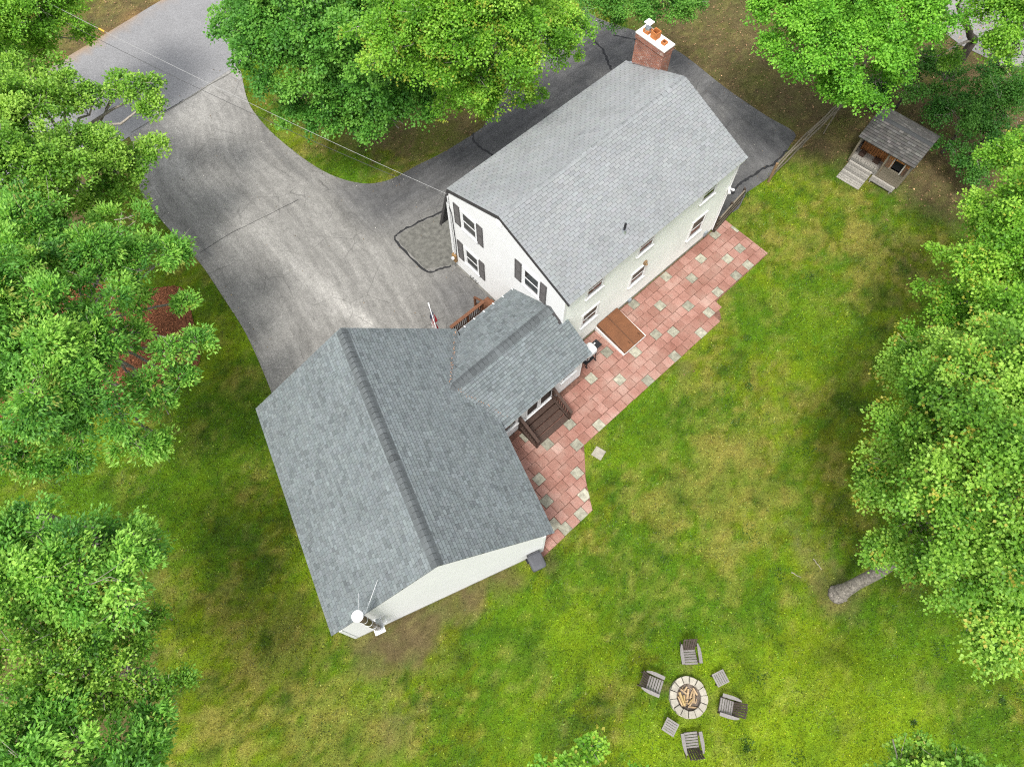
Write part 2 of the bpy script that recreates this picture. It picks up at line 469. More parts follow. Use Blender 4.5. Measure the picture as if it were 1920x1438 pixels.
HOUSE_XY = [tuple(fr(HF, p)[:2]) for p in ((11.3, -16.37, 0), (22.0, -16.37, 0), (22.0, -9.15, 0), (11.3, -9.15, 0))]
BREEZE_XY = [tuple(fr(HF, p)[:2]) for p in ((6.2, -12.0, 0), (11.4, -12.0, 0), (11.4, -7.95, 0), (6.2, -7.95, 0))]
GARAGE_XY = [tuple(fr(GF, p)[:2]) for p in ((4.67, -4.57, 0), (14.05, -4.57, 0), (14.05, 3.5, 0), (4.67, 3.5, 0))]
GRAVEL = [(24.46, 36.95), (27.16, 39.49), (33.46, 39.96), (31.20, 32.85), (27.93, 33.05), (25.94, 34.75)]

# what grows or lies on the ground, with tree shade painted by some lush spots: (x, y, radius, weight)
LUSH_SHADE = [(-19.03, 8.04, 2.49, 1.00), (-14.95, 8.04, 1.81, 0.70), (-14.87, 17.75, 1.03, 0.50), (14.28, 2.66, 1.26, 0.70), (16.14, 1.68, 1.66, 0.90), (-13.12, 9.21, 2.76, 1.10), (-12.93, 12.20, 1.44, 0.60), (7.18, 12.20, 1.44, 0.70), (11.80, 16.00, 2.26, 0.80), (14.62, 17.75, 2.05, 0.90), (2.98, 3.67, 2.77, 0.90), (5.81, 4.29, 1.72, 0.70), (5.13, 10.18, 1.40, 0.70), (7.52, 2.27, 2.30, 0.70), (-7.94, -1.10, 1.59, 0.40), (0.40, -1.28, 1.39, 0.60), (-1.25, 2.07, 1.46, 0.50), (14.91, 15.16, 1.74, 0.80), (9.83, 3.88, 1.71, 0.60), (15.24, 2.27, 1.88, 0.80), (13.01, 9.94, 1.39, 0.50), (-16.47, 22.13, 1.08, 0.40), (-12.57, 17.75, 1.28, 0.30), (-8.41, 25.55, 1.40, 0.60), (0.81, 0.54, 1.63, 0.50), (17.66, -1.10, 2.38, 1.00)]  # lush grass; some spots put tree shade into the lawn colour
LIME = [(9.10, -1.28, 2.77, 1.30), (12.88, -0.20, 2.41, 1.30), (14.60, -1.46, 2.17, 1.00), (5.72, -1.46, 1.58, 1.00), (7.59, 1.10, 1.03, 0.90), (14.51, 17.16, 1.53, 0.60), (13.23, 14.06, 1.47, 0.50), (18.57, 23.13, 1.37, 0.00), (-13.46, 15.44, 1.25, 0.70), (2.30, 2.46, 1.47, 0.70), (-11.97, 15.44, 0.75, 0.40), (14.53, 25.20, 1.40, 0.60)]
TAN = [(-10.17, 3.26, 1.91, 0.60), (-6.44, -0.20, 1.61, 0.50), (-11.11, -1.10, 1.79, 0.50), (16.90, 20.20, 1.58, 0.50), (9.67, 9.21, 2.07, 0.40), (8.57, 9.70, 2.78, 1.10), (11.01, 12.20, 1.68, 0.80), (6.53, 7.58, 1.58, 0.70), (10.39, 7.81, 1.81, 0.90), (8.30, 13.79, 1.47, 0.50), (13.88, 21.15, 2.40, 0.70), (18.29, 21.80, 1.88, 0.80), (16.32, 22.79, 2.18, 0.50), (-11.03, 4.71, 1.95, 0.60), (-8.12, 0.35, 2.64, 0.80), (-11.18, 1.68, 1.66, 0.90), (-6.31, -1.46, 1.97, 0.70), (-8.40, 2.66, 1.47, 0.80), (-13.55, 4.29, 1.29, 0.40), (4.56, 4.93, 1.30, 0.60), (8.49, 5.14, 1.09, 0.40), (10.35, 1.68, 1.24, 0.50), (-2.64, 0.35, 1.83, 0.50), (-13.37, 28.87, 0.87, 0.40), (-5.07, 25.91, 1.13, 0.90), (-13.56, 16.00, 0.63, 0.30), (-14.99, 19.88, 0.53, 0.50), (13.72, 8.74, 1.60, 0.40), (4.30, 0.91, 1.23, 0.30)]
DIRT = [(6.68, 0.24, 0.97, 0.55), (6.85, 1.49, 0.41, 0.50), (5.70, 0.54, 0.37, 0.40), (7.96, -0.11, 0.40, 0.40), (-5.40, 1.97, 0.87, 1.70), (-3.78, 2.70, 0.92, 1.60), (-1.92, 3.78, 0.85, 1.50), (-0.22, 4.61, 0.76, 1.20), (-4.15, 1.78, 1.04, 0.60), (-4.28, -0.93, 0.84, 0.95), (-8.50, 0.17, 0.49, 0.60), (13.04, 3.88, 0.96, 1.00), (12.30, 5.14, 1.20, 0.45), (11.97, 6.45, 0.89, 0.30), (-2.91, 28.87, 2.62, 0.90), (-9.49, 30.82, 3.56, 0.80), (-5.77, 28.11, 2.60, 0.60), (13.39, 33.26, 4.56, 2.00), (11.86, 35.84, 3.75, 1.80), (15.30, 30.03, 2.94, 1.80), (17.37, 28.49, 1.74, 1.10), (16.27, 27.18, 0.71, 0.90), (21.82, 24.15, 1.93, 1.00), (24.03, 25.20, 2.51, 1.70), (21.78, 30.03, 3.83, 2.00), (26.14, 32.02, 4.81, 2.00), (22.14, 26.63, 1.99, 0.90), (-27.26, 32.85, 2.73, 1.20), (-23.72, 35.84, 2.50, 1.20), (-22.65, 38.09, 2.23, 1.20), (-25.64, 27.00, 5.70, 1.00), (-23.49, 21.15, 4.27, 1.00), (-17.70, 1.29, 3.50, 1.00), (-17.76, -1.46, 2.96, 1.00), (-14.24, 0.54, 1.22, 0.50), (19.27, 20.20, 1.58, 0.40), (22.80, 34.53, 4.93, 1.00), (29.34, 35.84, 6.24, 0.80), (0.00, 6.45, 0.44, 0.40), (7.99, 14.06, 0.54, 0.80), (-21.23, 25.20, 1.68, 0.60), (1.53, 5.35, 0.65, 0.70), (15.67, 0.54, 0.37, 0.50)]
RUST = [(-22.41, 36.95, 0.79, 1.40), (-23.91, 35.31, 0.78, 1.40), (-25.86, 33.26, 0.76, 1.20), (15.50, 27.66, 0.72, 0.80), (13.77, 29.64, 0.73, 0.50), (-20.83, 38.55, 0.80, 1.20)]
C_LUSH_SHADE = np.array((0.048, 0.125, 0.006)); C_BASE = np.array((0.098, 0.128, 0.009)); C_LIME = np.array((0.170, 0.255, 0.009))  # the dark lush green doubles as painted tree shade
C_TAN = np.array((0.195, 0.172, 0.040)); C_DIRT = np.array((0.100, 0.072, 0.040)); C_RUST = np.array((0.235, 0.125, 0.055))
def blobs(x, y, lst):
    w = np.zeros(x.shape)
    for bx, by, r, k in lst:
        w += k * np.exp(-((x - bx) ** 2 + (y - by) ** 2) / (r * r))
    return np.minimum(w, 2.0)
def turf(x, y):
    x = np.asarray(x, float); y = np.asarray(y, float)
    n1 = fbm(x * 0.35, y * 0.35, 1); n2 = fbm(x * 0.8, y * 0.8, 21); n3 = fbm(x * 1.9, y * 1.9, 41); n4 = fbm(x * 0.5 + 9, y * 0.5, 61); n5 = fbm(x * 3.5, y * 3.5, 81, 3)
    n6 = fbm(x * 5.5, y * 5.5, 97, 3)
    wl = np.clip(blobs(x, y, LUSH_SHADE) * 1.05 + 0.22 + (n1 - 0.5) * 2.4 + (n3 - .5) * 2.2 + (n6 - .5) * 1.6, 0, 1.3)
    wy = np.clip(blobs(x, y, LIME) * 1.35 + (n4 - 0.54) * 2.2 + (n3 - .5) * 1.8 - (n6 - .5) * 1.6, 0, 1.4)
    wt = np.clip(blobs(x, y, TAN) * 0.85 + (n2 - 0.55) * 2.8 + (n5 - .5) * 2.6 + (n6 - .5) * 1.4 - .08, 0, 1.3)
    wd = np.clip(blobs(x, y, DIRT) * 1.5 + (n3 - 0.5) * 1.8 + (n5 - .5) * 1.6 - 0.36, 0, 3)
    wr = np.clip(blobs(x, y, RUST) * 1.6 + (n3 - 0.5) * 1.2 - 0.3, 0, 3)
    n7 = fbm(x * 1.15 + 31, y * 1.15 - 7, 171, 5)
    wm = np.clip((n7 - .55) * 7.0 + (n6 - .5) * 1.5, 0, 1.6) * np.clip(1.2 - wd, 0, 1)
    wb = 0.35
    W = wl + wy + wt + wd * 1.6 + wr * 2 + wb + wm
    c = (wl[:, None] * C_LUSH_SHADE + wy[:, None] * C_LIME + wt[:, None] * C_TAN + (wd * 1.6)[:, None] * C_DIRT + (wr * 2)[:, None] * C_RUST + wb * C_BASE + wm[:, None] * np.array((.032, .072, .007))) / W[:, None]
    c = c * (0.80 + 0.40 * n5)[:, None] * (0.62 + 0.76 * n6)[:, None]
    return c, (wd * 1.6 + wr * 2) / W

def grid_ground():
    xs = np.concatenate([[-160, -110, -75, -52, -42], np.arange(-36, 36.01, 0.26), [42, 52, 75, 110, 160]])
    ys = np.concatenate([[-120, -70, -40, -22, -12], np.arange(-7, 46.01, 0.26), [52, 62, 85, 120, 170]])
    X, Y = np.meshgrid(xs, ys)
    x = X.ravel(); y = Y.ravel()
    z = (fbm(x * 0.45, y * 0.45, 5) - 0.5) * 0.03 + (fbm(x * 2, y * 2, 7) - 0.5) * 0.012
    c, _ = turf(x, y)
    nx, ny = len(xs), len(ys)
    idx = np.arange(nx * ny).reshape(ny, nx)
    q = np.stack([idx[:-1, :-1], idx[:-1, 1:], idx[1:, 1:], idx[1:, :-1]], -1).reshape(-1, 4)
    return np.stack([x, y, z], 1), q, c
def fast_mesh(name, V, Fc, C, mat, k, parent=None, smooth=False):
    """mesh from arrays, k vertices per face, colour per vertex"""
    me = bpy.data.meshes.new(name)
    nf = len(Fc)
    me.vertices.add(len(V)); me.vertices.foreach_set('co', np.ascontiguousarray(V, dtype=np.float32).ravel())
    me.loops.add(nf * k); me.loops.foreach_set('vertex_index', np.ascontiguousarray(Fc, dtype=np.int32).ravel())
    me.polygons.add(nf); me.polygons.foreach_set('loop_start', np.arange(0, nf * k, k, dtype=np.int32))
    if C is not None:
        at = me.color_attributes.new('Col', 'FLOAT_COLOR', 'POINT')
        at.data.foreach_set('color', np.concatenate([C, np.ones((len(C), 1))], 1).astype(np.float32).ravel())
    me.update(calc_edges=True); me.validate()
    if smooth: me.polygons.foreach_set('use_smooth', np.ones(nf, bool))
    me.materials.append(mat)
    o = bpy.data.objects.new(name, me); COL.objects.link(o)
    if parent is not None: o.parent = parent
    return o
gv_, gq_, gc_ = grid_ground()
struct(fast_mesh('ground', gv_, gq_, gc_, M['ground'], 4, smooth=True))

def sheet(name, poly, z, mat, colfn, step, kind='structure'):
    """a flat sheet with an exact outline, cut into cells so that its colour can vary"""
    bm = bmesh.new()
    vs_, _, fs_ = delaunay_2d_cdt([Vector(p[:2]) for p in poly], [], [list(range(len(poly)))], 1, 1e-4)[:3]
    bv = [bm.verts.new((p[0], p[1], z)) for p in vs_]
    for f_ in fs_: bm.faces.new([bv[i] for i in f_])
    xs = [p[0] for p in poly]; ys = [p[1] for p in poly]
    x0, x1, y0, y1 = max(min(xs), -45), min(max(xs), 45), max(min(ys), -10), min(max(ys), 60)
    for a, b, nrm in ((x0, x1, (1, 0, 0)), (y0, y1, (0, 1, 0))):
        for t in np.arange(a + step, b, step):
            bmesh.ops.bisect_plane(bm, geom=bm.verts[:] + bm.edges[:] + bm.faces[:], plane_co=(t if nrm[0] else 0, t if nrm[1] else 0, 0), plane_no=nrm)
    me = bpy.data.meshes.new(name); bm.to_mesh(me); bm.free()
    co = np.empty(len(me.vertices) * 3, np.float32); me.vertices.foreach_get('co', co); co = co.reshape(-1, 3)
    c = colfn(co[:, 0].astype(float), co[:, 1].astype(float))
    at = me.color_attributes.new('Col', 'FLOAT_COLOR', 'POINT')
    at.data.foreach_set('color', np.concatenate([c, np.ones((len(c), 1))], 1).astype(np.float32).ravel())
    me.materials.append(mat)
    o = bpy.data.objects.new(name, me); COL.objects.link(o); o['kind'] = kind
    return o
def road_col(x, y):
    n = fbm(x * .5, y * .5, 91)
    d = (x - ROAD_A[0]) * _rn[0] + (y - ROAD_A[1]) * _rn[1]
    g = 0.200 + 0.006 * (n - .5)
    g = g * (1 + 0.05 * np.exp(-((d - 7.4) / .5) ** 2))
    c = np.stack([g, g * 0.995, g * 1.0], 1)
    e = np.clip(1 - d / 0.5, 0, 1)[:, None] * np.clip(fbm(x * 2, y * 2, 95) * 2.2 - .5, 0, 1)[:, None]
    return c * (1 - e) + np.array((0.26, 0.17, 0.09)) * e
TRACK1 = [(-17.81, 26.27), (-14.20, 23.13), (-11.66, 20.51), (-9.59, 18.65), (-8.18, 17.45), (-6.80, 16.23)]
TRACK2 = [(-17.60, 25.20), (-14.95, 21.15), (-12.57, 17.75), (-10.97, 15.44), (-9.80, 14.06)]
TRACK3 = [(-16.86, 28.87), (-12.85, 25.20), (-9.18, 22.13), (-6.81, 19.57), (-5.09, 17.16)]
DARKS = [[(-15.48, 21.15), (-14.41, 19.57), (-13.08, 17.75), (-12.05, 16.00)], [(-18.37, 24.85), (-16.47, 22.13), (-14.94, 20.36)], [(-14.71, 30.03), (-12.49, 26.63), (-9.98, 24.50), (-7.15, 23.74)], [(-17.24, 26.27), (-14.80, 23.47), (-11.53, 19.57)]]
DARKBAND = [(-6.62, 23.98), (-4.46, 25.02), (-1.72, 27.36), (1.18, 30.03), (3.65, 33.26)]
def drive_col(x, y):
    warp = (fbm(x * .4, y * .4, 101) - .5) * 1.6
    a = math.radians(-40)
    s = x * math.cos(a) - y * math.sin(a); t = x * math.sin(a) + y * math.cos(a)
    tt = line_d(x, y, DRIVE[:60]); n_long = .6 * fbm(s * .16 + warp * .3, tt * 2.2 + warp * .25, 111) + .4 * fbm(s * .3 + 7, tt * 4.5 + warp * .2, 117)
    n2 = fbm(x * .7, y * .7, 121); n3 = fbm(x * 2.6, y * 2.6, 131)
    g = 0.182 + 0.03 * (n_long - .5) + 0.018 * (n2 - .5)
    for tr, w, k in ((TRACK1, .55, .065), (TRACK3, .8, .02), (TRACK2, .6, .02)):
        d = line_d(x, y, tr)
        g = g + k * np.exp(-(d / w) ** 2) * (0.45 + 1.1 * n3)
    d = seg_d(x, y, TRACK1[3], TRACK1[5]); g = g + .075 * np.exp(-(d / .26) ** 2) * (.4 + 1.2 * n3)
    for tr in DARKS:
        d = line_d(x, y, tr); g = g - .026 * np.exp(-(d / .45) ** 2) * (0.3 + 1.4 * n3)
    # darker, newer asphalt in the side drive round the house and beside the porch
    d = line_d(x, y, DARKBAND); k = np.clip(1.25 - d / 2.6, 0, 1)
    d2 = np.hypot(x - (-2.05, 17.75)[0], y - (-2.05, 17.75)[1]); k2 = np.exp(-(d2 / 2.1) ** 2)
    u_ = x * HU[0] + y * HU[1]; v_ = x * HV[0] + y * HV[1]
    far = np.clip((u_ - 21.5) / .8, 0, 1)
    k = np.maximum(k, k2 * .75) * (1 - far)
    g = g * (1 - k) + k * (0.075 + 0.040 * (fbm(u_ * .5, v_ * 2.6, 141) - .3) + .02 * (n3 - .5))
    g = g * (1 - far) + far * (0.100 + .07 * (n2 - .5) + .05 * (n3 - .5))
    # the pale approach by the road
    w_ = (x - ROAD_A[0]) * _rn[0] + (y - ROAD_A[1]) * _rn[1] - ROAD_W
    ap = np.clip(1.1 - w_ / 4.5, 0, 1) * np.clip((-x - 12) / 3, 0, 1)
    g = g + ap * .045 * (0.6 + .8 * n2)
    g = np.clip(g, .025, .3)
    warm = np.clip((g - .06) / .1, 0, 1)[:, None]
    return g[:, None] * (np.array((1.0, 1.0, 1.02)) * (1 - warm) + np.array((1.035, 1.0, .925)) * warm)
sheet('road', ROAD, 0.030, M['road'], road_col, 0.6)
drv = sheet('driveway', DRIVE, 0.024, M['asphalt'], drive_col, 0.20)
_co = np.empty(len(drv.data.vertices) * 3, np.float32); drv.data.vertices.foreach_get('co', _co); _co = _co.reshape(-1, 3).astype(float)
# the wheel streaks follow the bend of the drive: flow = (along, across); round the house they run with the house
_u = _co @ HU; _v = _co @ HV
_t = line_d(_co[:, 0], _co[:, 1], DRIVE[:64]); _side = np.clip((_u - _t * 0 - 9.5) / 3.0, 0, 1) * np.clip((-_v - 14.5) / 1.5, 0, 1)
_al = _co[:, 0] * math.cos(math.radians(-48)) + _co[:, 1] * math.sin(math.radians(-48))
_fl = np.stack([np.where(_side > .5, _u * .34, _al * .34), np.where(_side > .5, _v * 2.4 + 40, _t * 2.4), np.zeros(len(_t))], 1)
_a = drv.data.attributes.new('flow', 'FLOAT_VECTOR', 'POINT'); _a.data.foreach_set('vector', _fl.astype(np.float32).ravel())
sheet('gravel_road', GRAVEL, 0.03, M['road'], lambda x, y: np.stack([.21 + 0 * x, .205 + 0 * x, .195 + 0 * x], 1) * (0.7 + .6 * fbm(x, y, 151))[:, None], 0.4)
bed = MB(); bed.poly([(p[0], p[1], 0.034) for p in MULCH]); struct(bed.build('mulch_bed', M['mulch']))

def ribbon(name, pts, w, z, mat, seed):
    r = random.Random(seed)
    P = spline(pts, 6); m = MB()
    L_, R_ = [], []
    for k, p in enumerate(P):
        q = P[min(k + 1, len(P) - 1)]; o = P[max(k - 1, 0)]
        d = np.array([q[0] - o[0], q[1] - o[1]]); d /= np.linalg.norm(d) + 1e-9
        n = np.array([-d[1], d[0]]); ww = w * r.uniform(.6, 1.35) / 2
        j = r.uniform(-.4, .4) * w
        L_.append(m.pt((p[0] + n[0] * (ww + j), p[1] + n[1] * (ww + j), z))); R_.append(m.pt((p[0] - n[0] * (ww - j), p[1] - n[1] * (ww - j), z)))
    for k in range(len(P) - 1):
        m.face((L_[k], L_[k + 1], R_[k + 1], R_[k]))
    return struct(m.build(name, mat, recalc=False))
cr = MB(); cr.poly([(p[0], p[1], 0.029) for p in [(-3.05, 22.99), (-4.59, 22.20), (-5.58, 21.54), (-5.65, 20.99), (-4.26, 19.42), (-2.83, 19.67)]]); struct(cr.build('asphalt_patch', M['patch']))
ribbon('crack', [(-3.33, 22.99), (-4.73, 22.20), (-5.68, 21.54), (-5.73, 20.99), (-4.26, 19.32), (-3.61, 19.39), (-2.99, 19.60)], .10, .034, M['tar'], 1)
ribbon('crack', [(-15.47, 20.36), (-14.20, 21.48), (-12.98, 22.29), (-10.98, 23.64)], .026, .029, M['tar'], 2)
ribbon('crack', [(-2.08, 28.11), (-2.06, 27.55), (-1.57, 27.00), (-0.99, 26.48)], .10, .029, M['tar'], 3)
ribbon('crack', [(4.21, 35.84), (5.09, 34.62), (5.43, 33.60), (5.63, 32.76)], .12, .029, M['tar'], 4)
ribbon('crack', [(5.91, 35.49), (6.68, 35.31), (7.43, 35.05)], .09, .029, M['tar'], 5)
ribbon('crack', [(11.36, 23.98), (11.89, 24.67), (12.41, 25.06), (13.19, 25.62), (13.81, 25.98), (14.69, 26.92)], .13, .029, M['tar'], 6)
ribbon('crack', [(-20.62, 28.11), (-18.54, 30.03), (-17.29, 31.29), (-15.73, 32.72)], .07, .035, M['patch'], 7)
ribbon('crack', [(-19.30, 29.44), (-18.55, 30.10), (-18.19, 30.50)], .05, .040, M['tar'], 8)

# the patio: every paver is a slab of its own
base = MB(); base.poly([(p[0], p[1], 0.018) for p in PATIO])
patio = struct(base.build('patio', M['joint'], org=fr(HF, (14, -7, 0))))
PITCH = 0.456
GREY = {-3: [22.03, 18.38, 16.14], -2: [20.43, 22.94], -1: [19.24, 17.02, 13.43], 0: [11.82, 21.29, 22.21, 7.68], 1: [17.94, 15.72, 14.34], 2: [12.73, 21.76, 20.81, 19.5, 16.39, 9.55, 8.18],
        3: [18.39], 4: [13.64, 17.29, 15.45, 10.46, 9.06, 6.84], 5: [], 6: [8.19, 6.39], 7: [], 8: [7.73, 5.99], 9: [7.04, 6.12]}
OFFS = {-3: 22.03, -2: 20.43, -1: 19.24, 0: 11.82, 1: 17.94, 2: 12.73, 3: 18.39, 4: 13.64, 5: 13.4, 6: 8.19, 7: 7.95, 8: 7.73, 9: 7.04}
def clip_half(poly, a, b):
    """keep the part of a convex polygon left of a->b"""
    out = []
    s = lambda p: (b[0] - a[0]) * (p[1] - a[1]) - (b[1] - a[1]) * (p[0] - a[0])
    for k in range(len(poly)):
        p, q = poly[k], poly[(k + 1) % len(poly)]
        sp, sq = s(p), s(q)
        if sp >= 0: out.append(p)
        if sp * sq < 0:
            t = sp / (sp - sq); out.append((p[0] + (q[0] - p[0]) * t, p[1] + (q[1] - p[1]) * t))
    return out
def slab(name, pts, z1, mat, parent, tilt=(0, 0)):
    m = MB(HF); n = len(pts)
    cx = sum(p[0] for p in pts) / n; cy = sum(p[1] for p in pts) / n
    zt = lambda p: z1 + (p[0] - cx) * tilt[0] + (p[1] - cy) * tilt[1]
    b = [m.pt((p[0], p[1], 0.0)) for p in pts]
    e = [m.pt((p[0], p[1], zt(p) - .008)) for p in pts]
    t = [m.pt((cx + (p[0] - cx) * .972, cy + (p[1] - cy) * .972, zt(p))) for p in pts]
    m.face(t)
    for k in range(n):
        j = (k + 1) % n
        m.face((b[k], b[j], e[j], e[k])); m.face((e[k], e[j], t[j], t[k]))
    return m.build(name, mat, parent)
pr = random.Random(3)
for j in range(-3, 10):
    vc = -7.48 + PITCH * j
    lo, hi = 4.4, (23.3 if j <= 2 else 18.9 if j <= 4 else 10.2)
    if j <= -1: lo = 11.55
    off = OFFS[j] % PITCH
    us = [off + PITCH * k for k in range(int(lo / PITCH) - 1, int(hi / PITCH) + 1) if lo <= off + PITCH * k <= hi]
    grey = set(min(range(len(us)), key=lambda i: abs(us[i] - g_)) for g_ in GREY[j]) if us else set()
    for i, uc in enumerate(us):
        P_ = fr(HF, (uc, vc, 0))
        gu_, gv2 = P_ @ GU, P_ @ GV
        if gv2 < 3.35 and gu_ > 4.3: continue
        if gv2 < 3.15: continue
        if (j == 4 and 18.35 < uc): continue
        g2 = PITCH / 2 - pr.uniform(.004, .012)
        a = pr.uniform(-.02, .02); ca, sa = math.cos(a), math.sin(a)
        du, dv = pr.uniform(-.008, .008), pr.uniform(-.008, .008)
        pts = [(uc + du + x * g2 * ca - y * g2 * sa, vc + dv + x * g2 * sa + y * g2 * ca) for x, y in ((-1, -1), (1, -1), (1, 1), (-1, 1))]
        if uc > 22.6: pts = clip_half(pts, (23.1, -20), (23.1, 0))
        if len(pts) < 3: continue
        if j >= 5 and uc < 10.3:
            for A, B in ((((8.25, -4.28), (9.3, -5.43)),) if vc < -4.4 else (((7.55, -3.2), (8.25, -4.28)),)):
                s_ = lambda p: (B[0] - A[0]) * (p[1] - A[1]) - (B[1] - A[1]) * (p[0] - A[0])
                AA, BB = (A, B) if s_((6, -6)) > 0 else (B, A)
                pts = clip_half(pts, AA, BB)
                if len(pts) < 3: break
        if len(pts) < 3: continue
        ar = 0.5 * abs(sum(pts[k][0] * pts[(k + 1) % len(pts)][1] - pts[(k + 1) % len(pts)][0] * pts[k][1] for k in range(len(pts))))
        if ar < .03: continue
        slab('paver', pts, 0.040 + pr.uniform(0, .012), M['paver_grey'] if i in grey else M['paver_red'], patio, (pr.uniform(-.015, .015), pr.uniform(-.015, .015)))
lp = MB(); c_ = (3.77, 9.94)
lp.prism([(c_[0] + .34 * math.cos(a), c_[1] + .34 * math.sin(a)) for a in [math.radians(12 + 90 * k) for k in range(4)]], 0, .05)
tag(lp.build('paver', M['stone'], org=(c_[0], c_[1], 0), bevel=.01), 'single pale square paver lying alone in the grass off the patio corner', 'paver')

# ---------------------------------------------------------------- buildings
def strip_wall(name, F, axis, at, out, prof, z0, z1, mat, parent, course=0.115, lap=0.017):
    """lapped clapboards on a wall. axis 0: the wall lies at u=at and runs along v; axis 1: at v=at, runs along u.
    out = +1/-1 outward direction; prof(z) -> (lo, hi) extent of the wall at height z"""
    m = MB(F)
    P = (lambda s, d, z: (at + out * d, s, z)) if axis == 0 else (lambda s, d, z: (s, at + out * d, z))
    z = z0
    while z < z1 - 1e-4:
        zt = min(z + course, z1)
        a0, b0 = prof(z); a1, b1 = prof(zt)
        if b0 - a0 < .02: break
        if b1 < a1: a1 = b1 = (a1 + b1) / 2
        m.poly([P(a0, lap, z), P(b0, lap, z), P(b1, 0.0, zt), P(a1, 0.0, zt)])
        m.poly([P(a0, lap, z), P(b0, lap, z), P(b0, -.01, z), P(a0, -.01, z)])
        z = zt
    o = m.build(name, mat, parent, recalc=False)
    return o
def window(F, axis, at, out, s0, s1, z0, z1, parent, fr_w=.09, painted_refl=False, meet=True):
    """double-hung window: casing, sill, meeting rail, two recessed panes"""
    P = (lambda s, d, z: (at + out * d, s, z)) if axis == 0 else (lambda s, d, z: (s, at + out * d, z))
    def bx(m, sa, sb, da, db, za, zb):
        a = P(sa, da, za); b = P(sb, db, zb)
        m.box(tuple(min(x, y) for x, y in zip(a, b)), tuple(max(x, y) for x, y in zip(a, b)))
    m = MB(F)
    bx(m, s0 - fr_w, s0, 0, .062, z0 - .02, z1 + .09); bx(m, s1, s1 + fr_w, 0, .062, z0 - .02, z1 + .09)
    bx(m, s0 - fr_w - .02, s1 + fr_w + .02, 0, .07, z1 + .09, z1 + .12)
    bx(m, s0, s1, 0, .060, z1, z1 + .088)
    w = m.build('window', M['trim'], parent)
    zm = (z0 + z1) / 2
    m = MB(F); bx(m, s0 - fr_w - .03, s1 + fr_w + .03, 0, .10, z0 - .07, z0 - .021); m.build('sill', M['trim'], w)
    m = MB(F)
    for (za, zb, d) in ((z0, zm, .034), (zm, z1, .044)):
        bx(m, s0, s0 + .035, .001, d, za, zb); bx(m, s1 - .035, s1, .001, d, za, zb)
        bx(m, s0 + .035, s1 - .035, .001, d, za, za + .04); bx(m, s0 + .035, s1 - .035, .001, d, zb - .035, zb)
    m.build('sash', M['trim'], w)
    for k, (za, zb) in enumerate(((z0 + .04, zm - .035), (zm + .04, z1 - .035))):
        m = MB(F); d = .022 if k == 0 else .032
        m.poly([P(s0 + .035, d, za), P(s1 - .035, d, za), P(s1 - .035, d, zb), P(s0 + .035, d, zb)])
        m.build('pane', M['pane_reflection'] if (painted_refl and k == 1) else M['glass'], w)  # the upper pane can carry a reflection as plain colour
    return w
def shutter(F, axis, at, out, s0, s1, z0, z1, parent):
    P = (lambda s, d, z: (at + out * d, s, z)) if axis == 0 else (lambda s, d, z: (s, at + out * d, z))
    m = MB(F)
    def bx(sa, sb, da, db, za, zb):
        a = P(sa, da, za); b = P(sb, db, zb)
        m.box(tuple(min(x, y) for x, y in zip(a, b)), tuple(max(x, y) for x, y in zip(a, b)))
    bx(s0, s0 + .05, .012, .05, z0, z1); bx(s1 - .05, s1, .012, .05, z0, z1)
    zm = (z0 + z1) / 2
    for z in (z0, zm - .03, z1 - .06): bx(s0 + .05, s1 - .05, .012, .048, z, z + .06)
    z = z0 + .07
    while z < z1 - .07:
        if abs(z - zm) > .05:
            a, b = s0 + .05, s1 - .05
            m.poly([P(a, .046, z), P(b, .046, z), P(b, .02, z + .045), P(a, .02, z + .045)])
        z += .045
    bx(s0 + .05, s1 - .05, .010, .018, z0, z1)
    return m.build('shutter', M['shutter'], parent)

